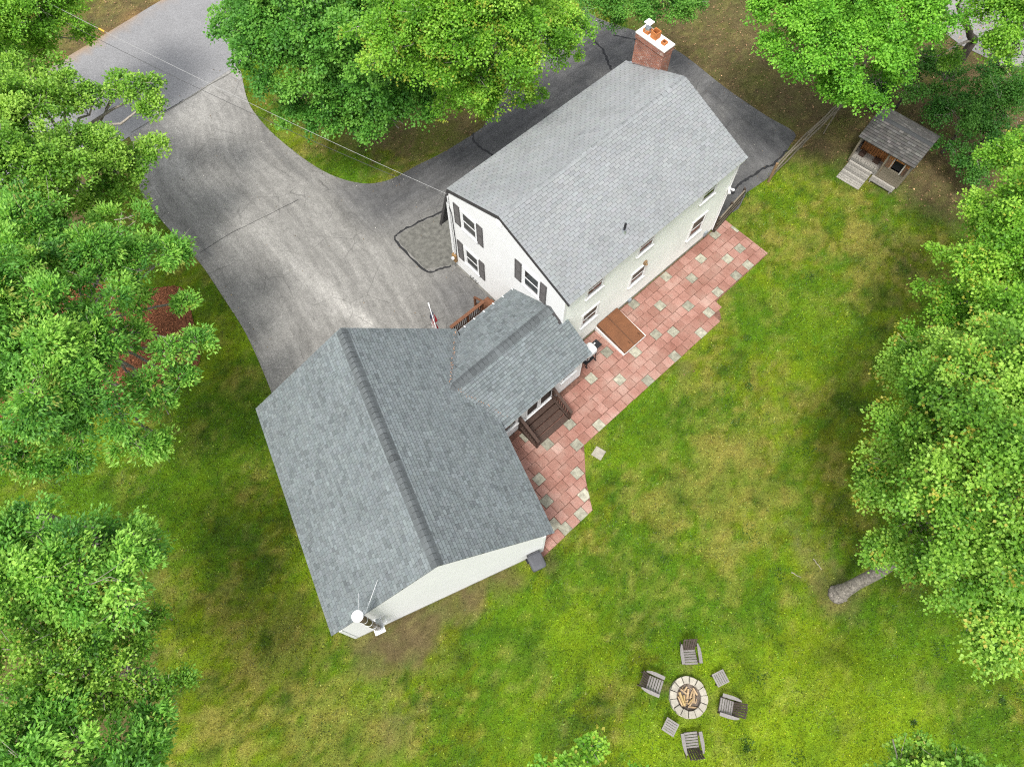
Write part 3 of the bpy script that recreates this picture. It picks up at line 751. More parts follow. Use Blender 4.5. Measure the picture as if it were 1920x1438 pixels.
ridge_jit = random.Random(8)
def shingle_slope(F, pt, length, run, parent, colfn, width, expo, jitter_w, seed, keep=None, n_single=0, pick=None, thick=.017):
    """rows of shingle tabs on a slope. pt(s, t, h) -> frame point: s along the eave, t up the slope from the eave, h off the surface"""
    r = random.Random(seed)
    tabs = []
    rows = int(math.ceil(run / expo))
    for j in range(rows):
        t0 = j * expo; t1 = min(t0 + expo * 1.12, run)
        if t1 - t0 < .02: continue
        s = -r.random() * width if jitter_w else -(j % 2) * width / 2
        while s < length:
            w = width * (r.uniform(1 - jitter_w, 1 + jitter_w))
            a, b = max(s, 0), min(s + w, length)
            s += w
            if b - a < .02: continue
            if keep and not keep((a + b) / 2, t0): continue
            tabs.append((a, b, t0 - (0.0 if j else .015), t1, j, colfn(r, (a + b) / 2, t0)))
    if n_single and pick:
        order = sorted(range(len(tabs)), key=lambda i: pick((tabs[i][0] + tabs[i][1]) / 2, tabs[i][2]))
        single = set(order[:n_single])
    else:
        single = set()
    def add(m, tb):
        a, b, t0, t1, j, c = tb
        g = .007 if not jitter_w else .004
        h1 = thick * (1 + r.random() * .25); h0 = .0015
        a += g; b -= g
        tb_ = t0 + (t1 - t0) * (.74 if jitter_w else .80); hb = h1 + (h0 - h1) * (tb_ - t0) / (t1 - t0)
        i = [m.pt(pt(a, t0, h1)), m.pt(pt(b, t0, h1)), m.pt(pt(b, t1, h0)), m.pt(pt(a, t1, h0)), m.pt(pt(a, t0, 0)), m.pt(pt(b, t0, 0)), m.pt(pt(a, t1, 0)), m.pt(pt(b, t1, 0)), m.pt(pt(a, tb_, hb)), m.pt(pt(b, tb_, hb))]
        m.col = c
        m.face((i[0], i[1], i[9], i[8]))
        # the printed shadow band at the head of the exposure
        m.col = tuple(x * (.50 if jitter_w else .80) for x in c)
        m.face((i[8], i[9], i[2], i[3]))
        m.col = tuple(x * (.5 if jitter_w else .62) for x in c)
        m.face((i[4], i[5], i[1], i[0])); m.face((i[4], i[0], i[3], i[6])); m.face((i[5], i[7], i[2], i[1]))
    big = MB(F)
    for i, tb in enumerate(tabs):
        if i in single:
            m = MB(F); add(m, tb); m.build('shingle', M['shingle'], parent, recalc=False)
        else:
            add(big, tb)
    o = big.build('shingles', M['shingle'], parent, recalc=False, kind='stuff')
    return o
def slope_pt(eave_a, along, up, nrm):
    e = np.array(eave_a, float); a = np.array(along, float); u_ = np.array(up, float); n = np.array(nrm, float)
    return lambda s, t, h: e + a * s + u_ * t + n * h
def col_pick(base, spread, dark, pd, tint=.03):
    def f(r, s, t):
        k = 1 + r.gauss(0, spread)
        if r.random() < pd: k *= dark
        return tuple(max(.01, b * k * (1 + r.uniform(-tint, tint))) for b in base)
    return f

# ================= the gambrel house
house = thing('gambrel_house', 'white two storey house with light grey shingle roof and brick chimney', 'house', tuple(fr(HF, (16.65, -12.76, 0))))
U0, U1, V0, V1 = 11.30, 22.0, -16.37, -9.15
RID_V, RID_Z, REAR_V, REAR_Z, BRK_V, BRK_Z, LOW_V, LOW_Z = -12.96, 7.10, -8.90, 5.49, -16.20, 5.82, -17.08, 2.66
RU0, RU1 = U0 - .04, U1 + .08
def roof_z(v):
    if v > RID_V: return RID_Z + (REAR_Z - RID_Z) * (v - RID_V) / (REAR_V - RID_V)
    if v > BRK_V: return RID_Z + (BRK_Z - RID_Z) * (v - RID_V) / (BRK_V - RID_V)
    return BRK_Z + (LOW_Z - BRK_Z) * (v - BRK_V) / (LOW_V - BRK_V)
def gable_prof(z):
    z += .10
    hi = V1
    if z > roof_z(V1): hi = RID_V + (RID_Z - z) / (RID_Z - REAR_Z) * (REAR_V - RID_V)
    lo = V0
    if z > roof_z(V0):
        lo = (BRK_V - (BRK_Z - z) / (BRK_Z - LOW_Z) * (BRK_V - LOW_V)) if z < BRK_Z else RID_V - (RID_Z - z) / (RID_Z - BRK_Z) * (RID_V - BRK_V)
    return (lo, max(hi, lo))
core = MB(HF)
gp = [(V0, 0), (V1, 0), (V1, roof_z(V1) - .12), (RID_V, RID_Z - .12), (BRK_V + .05, BRK_Z - .12), (V0, roof_z(V0) - .12)]
a_ = [core.pt((U0 + .02, p[0], p[1])) for p in gp]; b_ = [core.pt((U1 - .02, p[0], p[1])) for p in gp]
core.face(a_); core.face(b_[::-1])
for k in range(6): core.face((a_[k], a_[(k + 1) % 6], b_[(k + 1) % 6], b_[k]))
core.build('wall', M['trim'], house)
strip_wall('wall', HF, 0, U0, -1, gable_prof, .30, RID_Z - .1, M['siding'], house)
strip_wall('wall', HF, 0, U1, 1, gable_prof, .30, RID_Z - .1, M['siding'], house)
strip_wall('wall', HF, 1, V1, 1, lambda z: (U0, U1), .22, REAR_Z - .08, M['siding_rear'], house)
strip_wall('wall', HF, 1, V0, -1, lambda z: (U0, U1), .30, 4.9, M['siding'], house)
fd = MB(HF)
fd.box((U0 - .012, V0 - .01, -.2), (U1 + .012, V0 + .25, .30)); fd.box((U0 - .012, V1 - .25, -.2), (U1 + .012, V1 + .008, .22))
fd.box((U0 - .014, V0 + .25, -.2), (U0 + .25, V1 - .25, .299)); fd.box((U1 - .25, V0 + .25, -.2), (U1 + .014, V1 - .25, .299))
fd.build('foundation', M['concrete'], house)
for (uu, vv, zt) in ((U0, V1, REAR_Z - .14), (U1, V1, REAR_Z - .14), (U0, V0, 4.9), (U1, V0, 4.9)):
    m = MB(HF); su = -1 if uu == U0 else 1; sv = 1 if vv == V1 else -1
    m.box((min(uu + su * .03, uu - su * .09), min(vv + sv * .03, vv - sv * .09), .30), (max(uu + su * .03, uu - su * .09), max(vv + sv * .03, vv - sv * .09), zt))
    m.build('corner_board', M['trim'], house)
# roof deck
def thick_quad(m, q, n, d):
    q = [np.array(p, float) for p in q]; n = np.array(n, float)
    m.hexa([p - n * d for p in q] + q)
rf = MB(HF)
s1 = math.hypot(REAR_V - RID_V, RID_Z - REAR_Z); up1 = np.array([0, RID_V - REAR_V, RID_Z - REAR_Z]) / s1; n1 = np.array([0, -up1[2], up1[1]]); n1 = n1 if n1[2] > 0 else -n1
s2 = math.hypot(BRK_V - RID_V, RID_Z - BRK_Z); up2 = np.array([0, RID_V - BRK_V, RID_Z - BRK_Z]) / s2; n2 = np.array([0, -up2[2], up2[1]]); n2 = n2 if n2[2] > 0 else -n2
s3 = math.hypot(BRK_V - LOW_V, BRK_Z - LOW_Z); up3 = np.array([0, BRK_V - LOW_V, BRK_Z - LOW_Z]) / s3; n3 = np.array([0, -up3[2], up3[1]]); n3 = n3 if n3[2] > 0 else -n3
thick_quad(rf, [(RU0, REAR_V, REAR_Z), (RU1, REAR_V, REAR_Z), (RU1, RID_V, RID_Z), (RU0, RID_V, RID_Z)], n1, .09)
thick_quad(rf, [(RU0, BRK_V, BRK_Z), (RU1, BRK_V, BRK_Z), (RU1, RID_V, RID_Z), (RU0, RID_V, RID_Z)], n2, .088)
thick_quad(rf, [(RU0, LOW_V, LOW_Z), (RU1, LOW_V, LOW_Z), (RU1, BRK_V, BRK_Z), (RU0, BRK_V, BRK_Z)], n3, .10)
hroof = rf.build('roof', M['rake'], house)
hcol = col_pick((0.222, 0.232, 0.233), .035, .9, .06, .015)
def near_pick(F, ptf):
    def f(s, t):
        p = fr(F, ptf(s, t, 0)); return (p[0]) ** 2 + (p[1]) ** 2 + (29.5 - p[2]) ** 2
    return f
pa = slope_pt((RU0 - .015, REAR_V, REAR_Z), (1, 0, 0), up1, n1)
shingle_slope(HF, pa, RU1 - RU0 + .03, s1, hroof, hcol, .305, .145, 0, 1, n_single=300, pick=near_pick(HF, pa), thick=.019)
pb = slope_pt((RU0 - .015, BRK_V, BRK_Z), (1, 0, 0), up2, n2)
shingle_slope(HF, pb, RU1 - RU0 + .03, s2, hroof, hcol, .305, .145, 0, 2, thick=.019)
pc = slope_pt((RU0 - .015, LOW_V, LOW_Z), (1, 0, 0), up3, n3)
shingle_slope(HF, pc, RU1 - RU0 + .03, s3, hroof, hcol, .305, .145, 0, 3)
def ridge_caps(F, a, length, ua, ub, na, nb, w, seg, col, parent, lift=.03, seed=1):
    """overlapping caps folded over a ridge; a = ridge start (frame), ua/ub down-slope directions"""
    r = random.Random(seed)
    s = 0.0
    ua, ub, na, nb = (np.array(t, float) for t in (ua, ub, na, nb))
    nm = (na + nb) / np.linalg.norm(na + nb)
    while s < length - .05:
        e = min(s + seg * .90, length)
        kc = 1 + r.gauss(0, .10); c = [x * kc for x in col]
        m = MB(F); m.col = tuple(c)
        def ring(x, h):
            o = np.array(a, float) + np.array((x, 0, 0))
            return [o + ua * w + na * (h * .35), o + ua * w * .3 + na * h, o + nm * (h + .012), o + ub * w * .3 + nb * h, o + ub * w + nb * (h * .35)]
        A = ring(s, lift); B = ring(e, lift - .012)
        A0 = [p - np.array((0, 0, lift * .9)) for p in A]; B0 = [p - np.array((0, 0, lift * .9 - .012)) for p in B]
        ia = [m.pt(p) for p in A]; ib = [m.pt(p) for p in B]; ja = [m.pt(p) for p in A0]; jb = [m.pt(p) for p in B0]
        for k in range(4):
            m.face((ia[k], ib[k], ib[k + 1], ia[k + 1])); m.face((ib[k], jb[k], jb[k + 1], ib[k + 1])); m.face((ia[k], ia[k + 1], ja[k + 1], ja[k]))
        m.face((ia[0], ja[0], jb[0], ib[0])); m.face((ia[4], ib[4], jb[4], ja[4]))
        m.build('ridge_cap', M['shingle'], parent, recalc=False)
        s += seg
ridge_caps(HF, (RU0, RID_V, RID_Z), RU1 - RU0, -up1, -up2, n1, n2, .15, .30, (0.212, .222, .224), hroof, .016, 4)
# dark rake boards under the shingle edge on both gables
for uu in (RU0 + .005, RU1 - .035):
    for (va, za, vb, zb) in ((REAR_V, REAR_Z, RID_V, RID_Z), (RID_V, RID_Z, BRK_V, BRK_Z), (BRK_V, BRK_Z, LOW_V, LOW_Z)):
        m = MB(HF); m.beam((uu, va, za - .145), (uu, vb, zb - .145), .03, .13, up=(0, 0, 1) if abs(zb - za) < 2 else (0, -1, .3)); m.build('rake_board', M['rake'], house)
m = MB(HF); m.box((RU0 + .03, REAR_V - .035, REAR_Z - .16), (RU1 - .03, REAR_V - .012, REAR_Z - .085)); m.build('fascia', M['trim'], house)
m = MB(HF); m.poly([(RU0 + .02, V1, REAR_Z - .165), (RU1 - .02, V1, REAR_Z - .165), (RU1 - .02, REAR_V - .035, REAR_Z - .165), (RU0 + .02, REAR_V - .035, REAR_Z - .165)]); m.build('soffit', M['trim'], house)
# windows with shutters on the gable beside the drive
for (s0, s1_, z0, z1, sh) in ((-15.32, -14.50, 3.97, 5.12, ((-15.90, -15.52), (-14.42, -14.04))), (-15.32, -14.52, 1.30, 2.45, ((-15.92, -15.54), (-14.44, -14.06))), (-11.46, -10.62, 3.97, 5.12, ((-12.04, -11.65), (-10.54, -10.17)))):
    window(HF, 0, U0, -1, s0, s1_, z0, z1, house)
    for (a, b) in sh: shutter(HF, 0, U0, -1, a, b, z0 - .10, z1 + .12, house)
# rear windows
for (s0, s1_, z0, z1, bl) in ((12.62, 13.50, 4.16, 5.12, 0), (15.70, 16.56, 4.16, 5.12, 0), (19.76, 20.60, 4.16, 5.12, 0), (12.62, 13.50, 1.70, 2.68, 1), (15.70, 16.56, 1.70, 2.66, 1), (19.78, 20.64, 1.45, 2.72, 1)):
    window(HF, 1, V1, 1, s0, s1_, z0, z1, house, painted_refl=bool(bl))
m = MB(HF); m.box((U0 - .03, -13.13, 6.35), (U0 + .005, -12.80, 6.86))
for k in range(6): m.box((U0 - .045, -13.10, 6.39 + .075 * k), (U0 - .028, -12.83, 6.43 + .075 * k))
m.build('gable_vent', M['trim'], house)
m = MB(HF); m.tube([(15.13, -9.72, 5.72), (15.13, -9.72, 6.32)], .05, 10); vp = m.build('vent_pipe', M['black'], house, smooth=False)
m = MB(HF); m.tube([(15.13, -9.72, 5.74), (15.13, -9.72, 5.92)], [.15, .075], 12); m.build('flashing_boot', M['metal'], vp)
# service entrance: drop pipe, brown meter box, lower conduit
m = MB(HF); m.tube([(U0 - .06, V0 + .16, 5.35), (U0 - .06, V0 + .16, 1.15)], .028, 8); m.build('service_conduit', M['white_metal'], house)
m = MB(HF); m.tube([(U0 - .05, V0 + .06, 5.0), (U0 - .05, V0 + .30, 4.3), (U0 - .05, V0 + .34, 2.2), (U0 - .05, V0 + .28, 1.1)], .018, 6); m.build('service_cable', M['cable_dark'], house)
m = MB(HF); m.box((U0 - .16, V0 + .04, .62), (U0 - .015, V0 + .30, 1.12)); mb_ = m.build('meter_box', M['box_brown'], house, bevel=.01)
m = MB(HF); m.tube([(U0 - .16, V0 + .17, .92), (U0 - .25, V0 + .17, .92)], .085, 14); m.build('meter_dial', M['white_metal'], mb_)
m = MB(HF); m.tube([(U0 - .07, V0 + .1, .62), (U0 - .07, V0 + .1, .05)], .025, 8); m.build('conduit', M['metal'], house)
m = MB(HF)
for k, vv in enumerate((-15.12, -14.93, -14.72)):
    m.tube([(U0 - .03, vv, .52), (U0 - .12, vv + .03, .42), (U0 - .10, vv + .10, .34), (U0 - .03, vv + .13, .46)], .012, 5)
m.build('hose_hook', M['black'], house)
m = MB(HF); m.box((U0 - .015 + 10.05, V1, .28), (U0 + 10.25, V1 + .10, .56)); m.build('utility_box', M['grey_box'], house, bevel=.008)
m = MB(HF); m.box((12.15, V1, .1), (12.42, V1 + .16, .42)); m.build('utility_box', M['concrete'], house, bevel=.008)
m = MB(HF); m.box((15.95, V1, .06), (16.12, V1 + .12, .26)); m.build('utility_box', M['grey_box'], house, bevel=.008)
m = MB(HF); m.box((16.36, V1 + .012, 2.84), (16.52, V1 + .12, 3.04)); m.tube([(16.44, V1 + .08, 2.95), (16.44, V1 + .16, 2.86)], [.05, .07], 10); m.build('wall_lamp', M['post_wood'], house)
m = MB(HF); m.box((21.92, V1 + .02, 3.30), (22.06, V1 + .10, 3.42))
for s_ in (-1, 1): m.tube([(21.98 + s_ * .03, V1 + .09, 3.36), (21.98 + s_ * .16, V1 + .24, 3.28)], [.035, .065], 10)
m.build('floodlight', M['white_metal'], house)
m = MB(HF); m.tube([(U1 + .035, V1 + .045, 5.2), (U1 + .035, V1 + .045, .2)], .03, 8); m.build('downspout', M['trim'], house)
# chimney
CU0, CU1, CV0, CV1, CZ = 22.06, 22.66, -15.88, -14.28, 7.55
def uvbox(name, F, a, b, mat, parent):
    m = MB(F); m.box(a, b)
    o = m.build(name, mat, parent)
    me = o.data; uvl = me.uv_layers.new(name='UVMap')
    o0 = ORIG[o.name]
    for poly in me.polygons:
        n = np.array(poly.normal)
        for li in poly.loop_indices:
            w = np.array(me.vertices[me.loops[li].vertex_index].co) + o0
            if abs(n[2]) > .5: uvl.data[li].uv = (w @ F[1], w @ F[2])
            elif abs(n @ F[1]) > .5: uvl.data[li].uv = (w @ F[2], w[2])
            else: uvl.data[li].uv = (w @ F[1] + .1, w[2])
    return o
chim = uvbox('chimney', HF, (CU0, CV0, 0), (CU1, CV1, CZ), M['brick'], house)
uvbox('corbel', HF, (CU0 - .035, CV0 - .035, CZ - .26), (CU1 + .035, CV1 + .035, CZ - .03), M['brick'], chim)
m = MB(HF); m.box((CU0 - .05, CV0 - .05, CZ - .03), (CU1 + .05, CV1 + .05, CZ + .05)); m.build('cap', M['white_paint'], chim, bevel=.02)
def flue(uc, vc, s, h):
    m = MB(HF); t = .035
    for (a, b, c, d) in ((-s, -s, s, -s + t), (-s, s - t, s, s), (-s, -s + t, -s + t, s - t), (s - t, -s + t, s, s - t)):
        m.box((uc + a, vc + b, CZ + .05), (uc + c, vc + d, CZ + .05 + h))
    m.build('flue', M['clay'], chim)
    m = MB(HF); m.box((uc - s + t, vc - s + t, CZ + .05), (uc + s - t, vc + s - t, CZ + .05 + h * .35)); m.build('flue_soot', M['soot'], chim)
flue(22.36, -15.55, .15, .16); flue(22.36, -15.10, .16, .32); flue(22.36, -14.58, .11, .12)
m = MB(HF); m.tube([(22.36, -15.55, CZ + .15), (22.36, -15.55, CZ + .30)], [.16, .13], 12); m.build('flue_collar', M['metal'], chim)
m = MB(HF)
for k in range(4):
    a = math.pi / 4 + k * math.pi / 2; m.tube([(22.36 + .1 * math.cos(a), -15.55 + .1 * math.sin(a), CZ + .28), (22.36 + .1 * math.cos(a), -15.55 + .1 * math.sin(a), CZ + .52)], .012, 5)
m.build('cap_leg', M['metal'], chim)
m = MB(HF); m.box((22.36 - .17, -15.72, CZ + .52), (22.36 + .17, -15.38, CZ + .56)); m.build('rain_cap', M['white_metal'], chim, bevel=.04)
m = MB(HF); m.poly([(U1 - .02, CV0 - .05, roof_z(CV0) + .03), (RU1 + .0, CV0 - .05, roof_z(CV0) + .03), (RU1 + .0, CV1 + .05, roof_z(CV1) + .03), (U1 - .02, CV1 + .05, roof_z(CV1) + .03)]); m.build('flashing', M['metal'], chim)

# bulkhead to the cellar
bk = thing('bulkhead_door', 'rust brown sloping double cellar bulkhead door against the rear wall', 'cellar door', tuple(fr(HF, (14.48, -8.2, 0))))
bu0, bu1, bv0, bv1, zb, zf = 13.78, 15.16, -9.12, -7.27, .50, .26
for a, b in ((bu0 - .06, bu0 + .04), (bu1 - .04, bu1 + .06)):
    m = MB(HF); m.hexa([(a, bv0, 0), (b, bv0, 0), (b, bv1, 0), (a, bv1, 0), (a, bv0, zb - .18), (b, bv0, zb - .18), (b, bv1, zf - .10), (a, bv1, zf - .10)]); m.build('curb', M['white_paint'], bk)
m = MB(HF); m.box((bu0 + .04, bv1 - .08, 0), (bu1 - .04, bv1 + .005, zf - .102)); m.build('curb', M['white_paint'], bk)
m = MB(HF); m.hexa([(bu0, bv0, zb - .178), (bu1, bv0, zb - .178), (bu1, bv1 - .01, zf - .098), (bu0, bv1 - .01, zf - .098), (bu0 + .05, bv0, zb - .012), (bu1 - .05, bv0, zb - .012), (bu1 - .05, bv1 - .02, zf - .022), (bu0 + .05, bv1 - .02, zf - .022)]); m.build('frame', M['rust_side'], bk)
um = (bu0 + bu1) / 2 - .03
for a, b in ((bu0 + .03, um - .008), (um + .008, bu1 - .03)):
    m = MB(HF); m.hexa([(a, bv0 + .01, zb - .012), (b, bv0 + .01, zb - .012), (b, bv1 - .005, zf - .022), (a, bv1 - .005, zf - .022), (a, bv0 + .01, zb + .012), (b, bv0 + .01, zb + .012), (b, bv1 - .005, zf + .002), (a, bv1 - .005, zf + .002)])
    dl = m.build('door_leaf', M['rust'], bk, bevel=.01)
    m = MB(HF); m.box(((a + b) / 2 + .16, -7.6, .31), ((a + b) / 2 + .19, -7.46, .335)); m.build('handle', M['rust_side'], dl)
m = MB(HF); m.beam((um, bv0 + .02, zb + .016), (um, bv1, zf + .008), .05, .012); m.build('astragal', M['rust_side'], bk)

# ================= the garage
garage = thing('garage', 'white gabled garage with blue grey shingle roof at an angle to the house', 'garage', tuple(fr(GF, (9.4, -.5, 0))))
GA0, GA1, GB0, GB1, GR, GRZ, GEZ = 4.67, 14.05, -4.57, 3.50, -.50, 6.40, 3.0
GO0, GO1, GE0, GE1 = 4.64, 14.12, -4.86, 3.85
def g_prof(z):
    z += .1
    k = (GRZ - z) / (GRZ - GEZ)
    return (max(GB0, GR - k * (GR - GE0)), min(GB1, GR + k * (GE1 - GR)))
m = MB(GF)
gpp = [(GB0, 0), (GB1, 0), (GB1, 3.1), (GR, GRZ - .12), (GB0, 3.1)]
a_ = [m.pt((GA0 + .02, p[0], p[1])) for p in gpp]; b_ = [m.pt((GA1 - .02, p[0], p[1])) for p in gpp]
m.face(a_); m.face(b_[::-1])
for k in range(5): m.face((a_[k], a_[(k + 1) % 5], b_[(k + 1) % 5], b_[k]))
m.build('wall', M['trim'], garage)
strip_wall('wall', GF, 0, GA0, -1, g_prof, .12, GRZ - .1, M['siding'], garage)
strip_wall('wall', GF, 0, GA1, 1, g_prof, .12, GRZ - .1, M['siding'], garage)
strip_wall('wall', GF, 1, GB0, -1, lambda z: (GA0, GA1), .12, 3.05, M['siding'], garage)
strip_wall('wall', GF, 1, GB1, 1, lambda z: (GA0, GA1), .12, 3.05, M['siding'], garage)
m = MB(GF); m.box((GA0 - .02, GB0 - .02, -.2), (GA1 + .02, GB1 + .02, .12)); m.build('foundation', M['concrete'], garage)
for (aa, bb) in ((GA0, GB0), (GA0, GB1), (GA1, GB0), (GA1, GB1)):
    sa = -1 if aa == GA0 else 1; sb = -1 if bb == GB0 else 1
    m = MB(GF); m.box((min(aa + sa * .03, aa - sa * .08), min(bb + sb * .03, bb - sb * .08), .12), (max(aa + sa * .03, aa - sa * .08), max(bb + sb * .03, bb - sb * .08), 3.0)); m.build('corner_board', M['trim'], garage)
for k, (a, b) in enumerate(((-4.1, -1.1), (-.1, 2.9))):
    m = MB(GF); m.box((GA1 + .002, a, .13), (GA1 + .05, b, 2.3)); gd = m.build('garage_door', M['trim'], garage)
    for q in range(4):
        m = MB(GF); m.box((GA1 + .05, a + .05, .16 + q * .54), (GA1 + .07, b - .05, .16 + q * .54 + .5)); m.build('door_panel', M['trim'], gd, bevel=.01)
sr = math.hypot(GE1 - GR, GRZ - GEZ); ur = np.array([0, GR - GE1, GRZ - GEZ]) / sr; nr = np.array([0, ur[2], -ur[1]])
sl = math.hypot(GE0 - GR, GRZ - GEZ); ul = np.array([0, GR - GE0, GRZ - GEZ]) / sl; nl = np.array([0, -ul[2], ul[1]])
rf = MB(GF)
thick_quad(rf, [(GO0, GE1, GEZ), (GO1, GE1, GEZ), (GO1, GR, GRZ), (GO0, GR, GRZ)], nr, .09)
thick_quad(rf, [(GO0, GE0, GEZ), (GO1, GE0, GEZ), (GO1, GR, GRZ), (GO0, GR, GRZ)], nl, .088)
groof = rf.build('roof', M['rake'], garage)
gcol = col_pick((0.150, 0.170, 0.173), .07, .80, .16, .015)
ga = slope_pt((GO0 - .02, GE1, GEZ), (1, 0, 0), ur, nr)
gb = slope_pt((GO0 - .02, GE0, GEZ), (1, 0, 0), ul, nl)
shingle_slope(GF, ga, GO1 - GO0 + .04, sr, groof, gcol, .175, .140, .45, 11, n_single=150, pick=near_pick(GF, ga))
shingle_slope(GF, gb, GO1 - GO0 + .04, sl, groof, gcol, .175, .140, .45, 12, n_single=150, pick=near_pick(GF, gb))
ridge_caps(GF, (GO0, GR, GRZ), GO1 - GO0, -ur, -ul, nr, nl, .26, .215, (0.098, 0.108, .111), groof, .055, 9)
for (bb, zz) in ((GE0, GEZ), (GE1, GEZ)):
    sb = 1 if bb == GE0 else -1
    m = MB(GF); m.box((GO0 + .02, min(bb + sb * .02, bb + sb * .05), zz - .18), (GO1 - .02, max(bb + sb * .02, bb + sb * .05), zz - .075)); m.build('fascia', M['trim'], garage)

# ================= the breezeway between them
breeze = thing('breezeway', 'low breezeway with blue grey shingle gable roof joining house and garage', 'breezeway', tuple(fr(HF, (9, -9.9, 0))))
BR, BRZ, BF, BB, BEZ, BU0, BU1 = -9.87, 4.05, -12.17, -7.58, 2.77, 4.9, 11.57
m = MB(HF); m.box((6.4, -11.9, 0), (11.32, -7.97, 2.74)); m.box((11.0, -9.1, 0), (11.46, -7.97, 2.74)); m.build('wall', M['trim'], breeze)
strip_wall('wall', HF, 1, -7.95, 1, lambda z: (6.5, 11.48), .14, 2.75, M['siding'], breeze)
strip_wall('wall', HF, 1, -11.92, -1, lambda z: (6.5, 11.25), .14, 2.75, M['siding'], breeze)
strip_wall('wall', HF, 0, 11.48, 1, lambda z: (-9.12, -7.95), .14, 3.0, M['siding'], breeze)
m = MB(HF); m.box((6.4, -11.94, -.2), (11.3, -7.94, .14)); m.box((11.29, -9.1, -.2), (11.50, -7.94, .139)); m.build('foundation', M['concrete'], breeze)
m = MB(HF); m.box((11.40, -8.03, .14), (11.51, -7.92, 2.7)); m.build('corner_board', M['trim'], breeze)
window(HF, 1, -7.95, 1, 10.28, 11.05, 1.26, 2.45, breeze)
window(HF, 1, -7.95, 1, 6.85, 7.55, 1.0, 2.45, breeze)
for a, b in ((8.12, 8.86), (8.92, 9.72)):
    m = MB(HF); m.box((a, -7.946, .55), (a + .07, -7.90, 2.6)); m.box((b - .07, -7.946, .55), (b, -7.90, 2.6)); m.box((a + .07, -7.946, .55), (b - .07, -7.902, .68)); m.box((a + .07, -7.946, 2.5), (b - .07, -7.902, 2.6))
    w = m.build('patio_door', M['trim'], breeze)
    m = MB(HF); m.poly([(a + .07, -7.925, .68), (b - .07, -7.925, .68), (b - .07, -7.925, 2.5), (a + .07, -7.925, 2.5)]); m.build('pane', M['glass'], w)
m = MB(HF); m.box((8.02, -7.946, .42), (9.82, -7.86, .548)); m.build('threshold', M['trim'], breeze)
rf = MB(HF)
sf = math.hypot(BR - BF, BRZ - BEZ); uf = np.array([0, BR - BF, BRZ - BEZ]) / sf; nf_ = np.array([0, -uf[2], uf[1]])
sb_ = math.hypot(BR - BB, BRZ - BEZ); ub_ = np.array([0, BR - BB, BRZ - BEZ]) / sb_; nb_ = np.array([0, ub_[2], -ub_[1]])
thick_quad(rf, [(BU0, BF, BEZ), (U0 - .015, BF, BEZ), (U0 - .015, BR, BRZ), (BU0, BR, BRZ)], nf_, .08)
zj = BRZ + (BEZ - BRZ) * (V1 + .02 - BR) / (BB - BR)
thick_quad(rf, [(BU0, V1 + .02, zj), (U0 - .015, V1 + .02, zj), (U0 - .015, BR, BRZ), (BU0, BR, BRZ)], nb_, .078)
thick_quad(rf, [(BU0, BB, BEZ), (BU1, BB, BEZ), (BU1, V1 + .02, zj), (BU0, V1 + .02, zj)], nb_, .08)
broof = rf.build('roof', M['rake'], breeze)
def over_garage(pt):
    def k(s, t):
        p = fr(HF, pt(s, t, 0)); gg, hh = p @ GU, p @ GV
        if GO0 < gg < GO1 and GR < hh < GE1:
            return p[2] > GRZ + (GEZ - GRZ) * (hh - GR) / (GE1 - GR) - .08
        return True
    return k
bf = slope_pt((BU0, BF, BEZ), (1, 0, 0), uf, nf_)
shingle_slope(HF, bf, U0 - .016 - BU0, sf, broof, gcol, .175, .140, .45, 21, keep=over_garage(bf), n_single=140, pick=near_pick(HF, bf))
bb_ = slope_pt((BU0, BB, BEZ), (1, 0, 0), ub_, nb_)
tj = (BB - (V1 + .02)) / (BB - BR) * sb_
kp = over_garage(bb_)
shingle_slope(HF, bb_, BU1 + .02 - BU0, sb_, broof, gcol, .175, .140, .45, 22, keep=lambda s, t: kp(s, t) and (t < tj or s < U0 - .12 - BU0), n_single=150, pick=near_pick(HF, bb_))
gut = (GRZ - BRZ) / (GRZ - GEZ) * (GE1 - GR) + GR
# where the breezeway ridge meets the garage slope
us_ = [x for x in np.arange(4.9, 11, .01) if (fr(HF, (x, BR, 0)) @ GV) > gut]
ridge_caps(HF, (us_[0] - .05, BR, BRZ), U0 - .02 - us_[0] + .05, -uf, -ub_, nf_, nb_, .235, .215, (0.098, 0.108, .111), broof, .05, 10)
m = MB(HF); m.box((7.2, BF + .02, BEZ - .17), (U0 - .03, BF + .05, BEZ - .07)); m.build('fascia', M['trim'], breeze)
m = MB(HF); m.box((6.6, BB - .05, BEZ - .17), (BU1 - .02, BB - .02, BEZ - .07)); m.build('fascia', M['trim'], breeze)
# string lights clipped along the front eave
m = MB(HF); m.tube([(8.1 + .32 * k, BF - .03, BEZ + .01 + .012 * (k % 2)) for k in range(10)], .009, 5); sl_ = tag(m.build('string_light', M['cable'], org=fr(HF, (9.6, BF, BEZ))), 'white string light wire along the front eave of the breezeway', 'string light')
for k in range(6):
    m = MB(HF); m.box((8.45 + .55 * k, BF - .045, BEZ - .01), (8.49 + .55 * k, BF + .10, BEZ + .045)); m.build('clip', M['white_metal'], sl_)

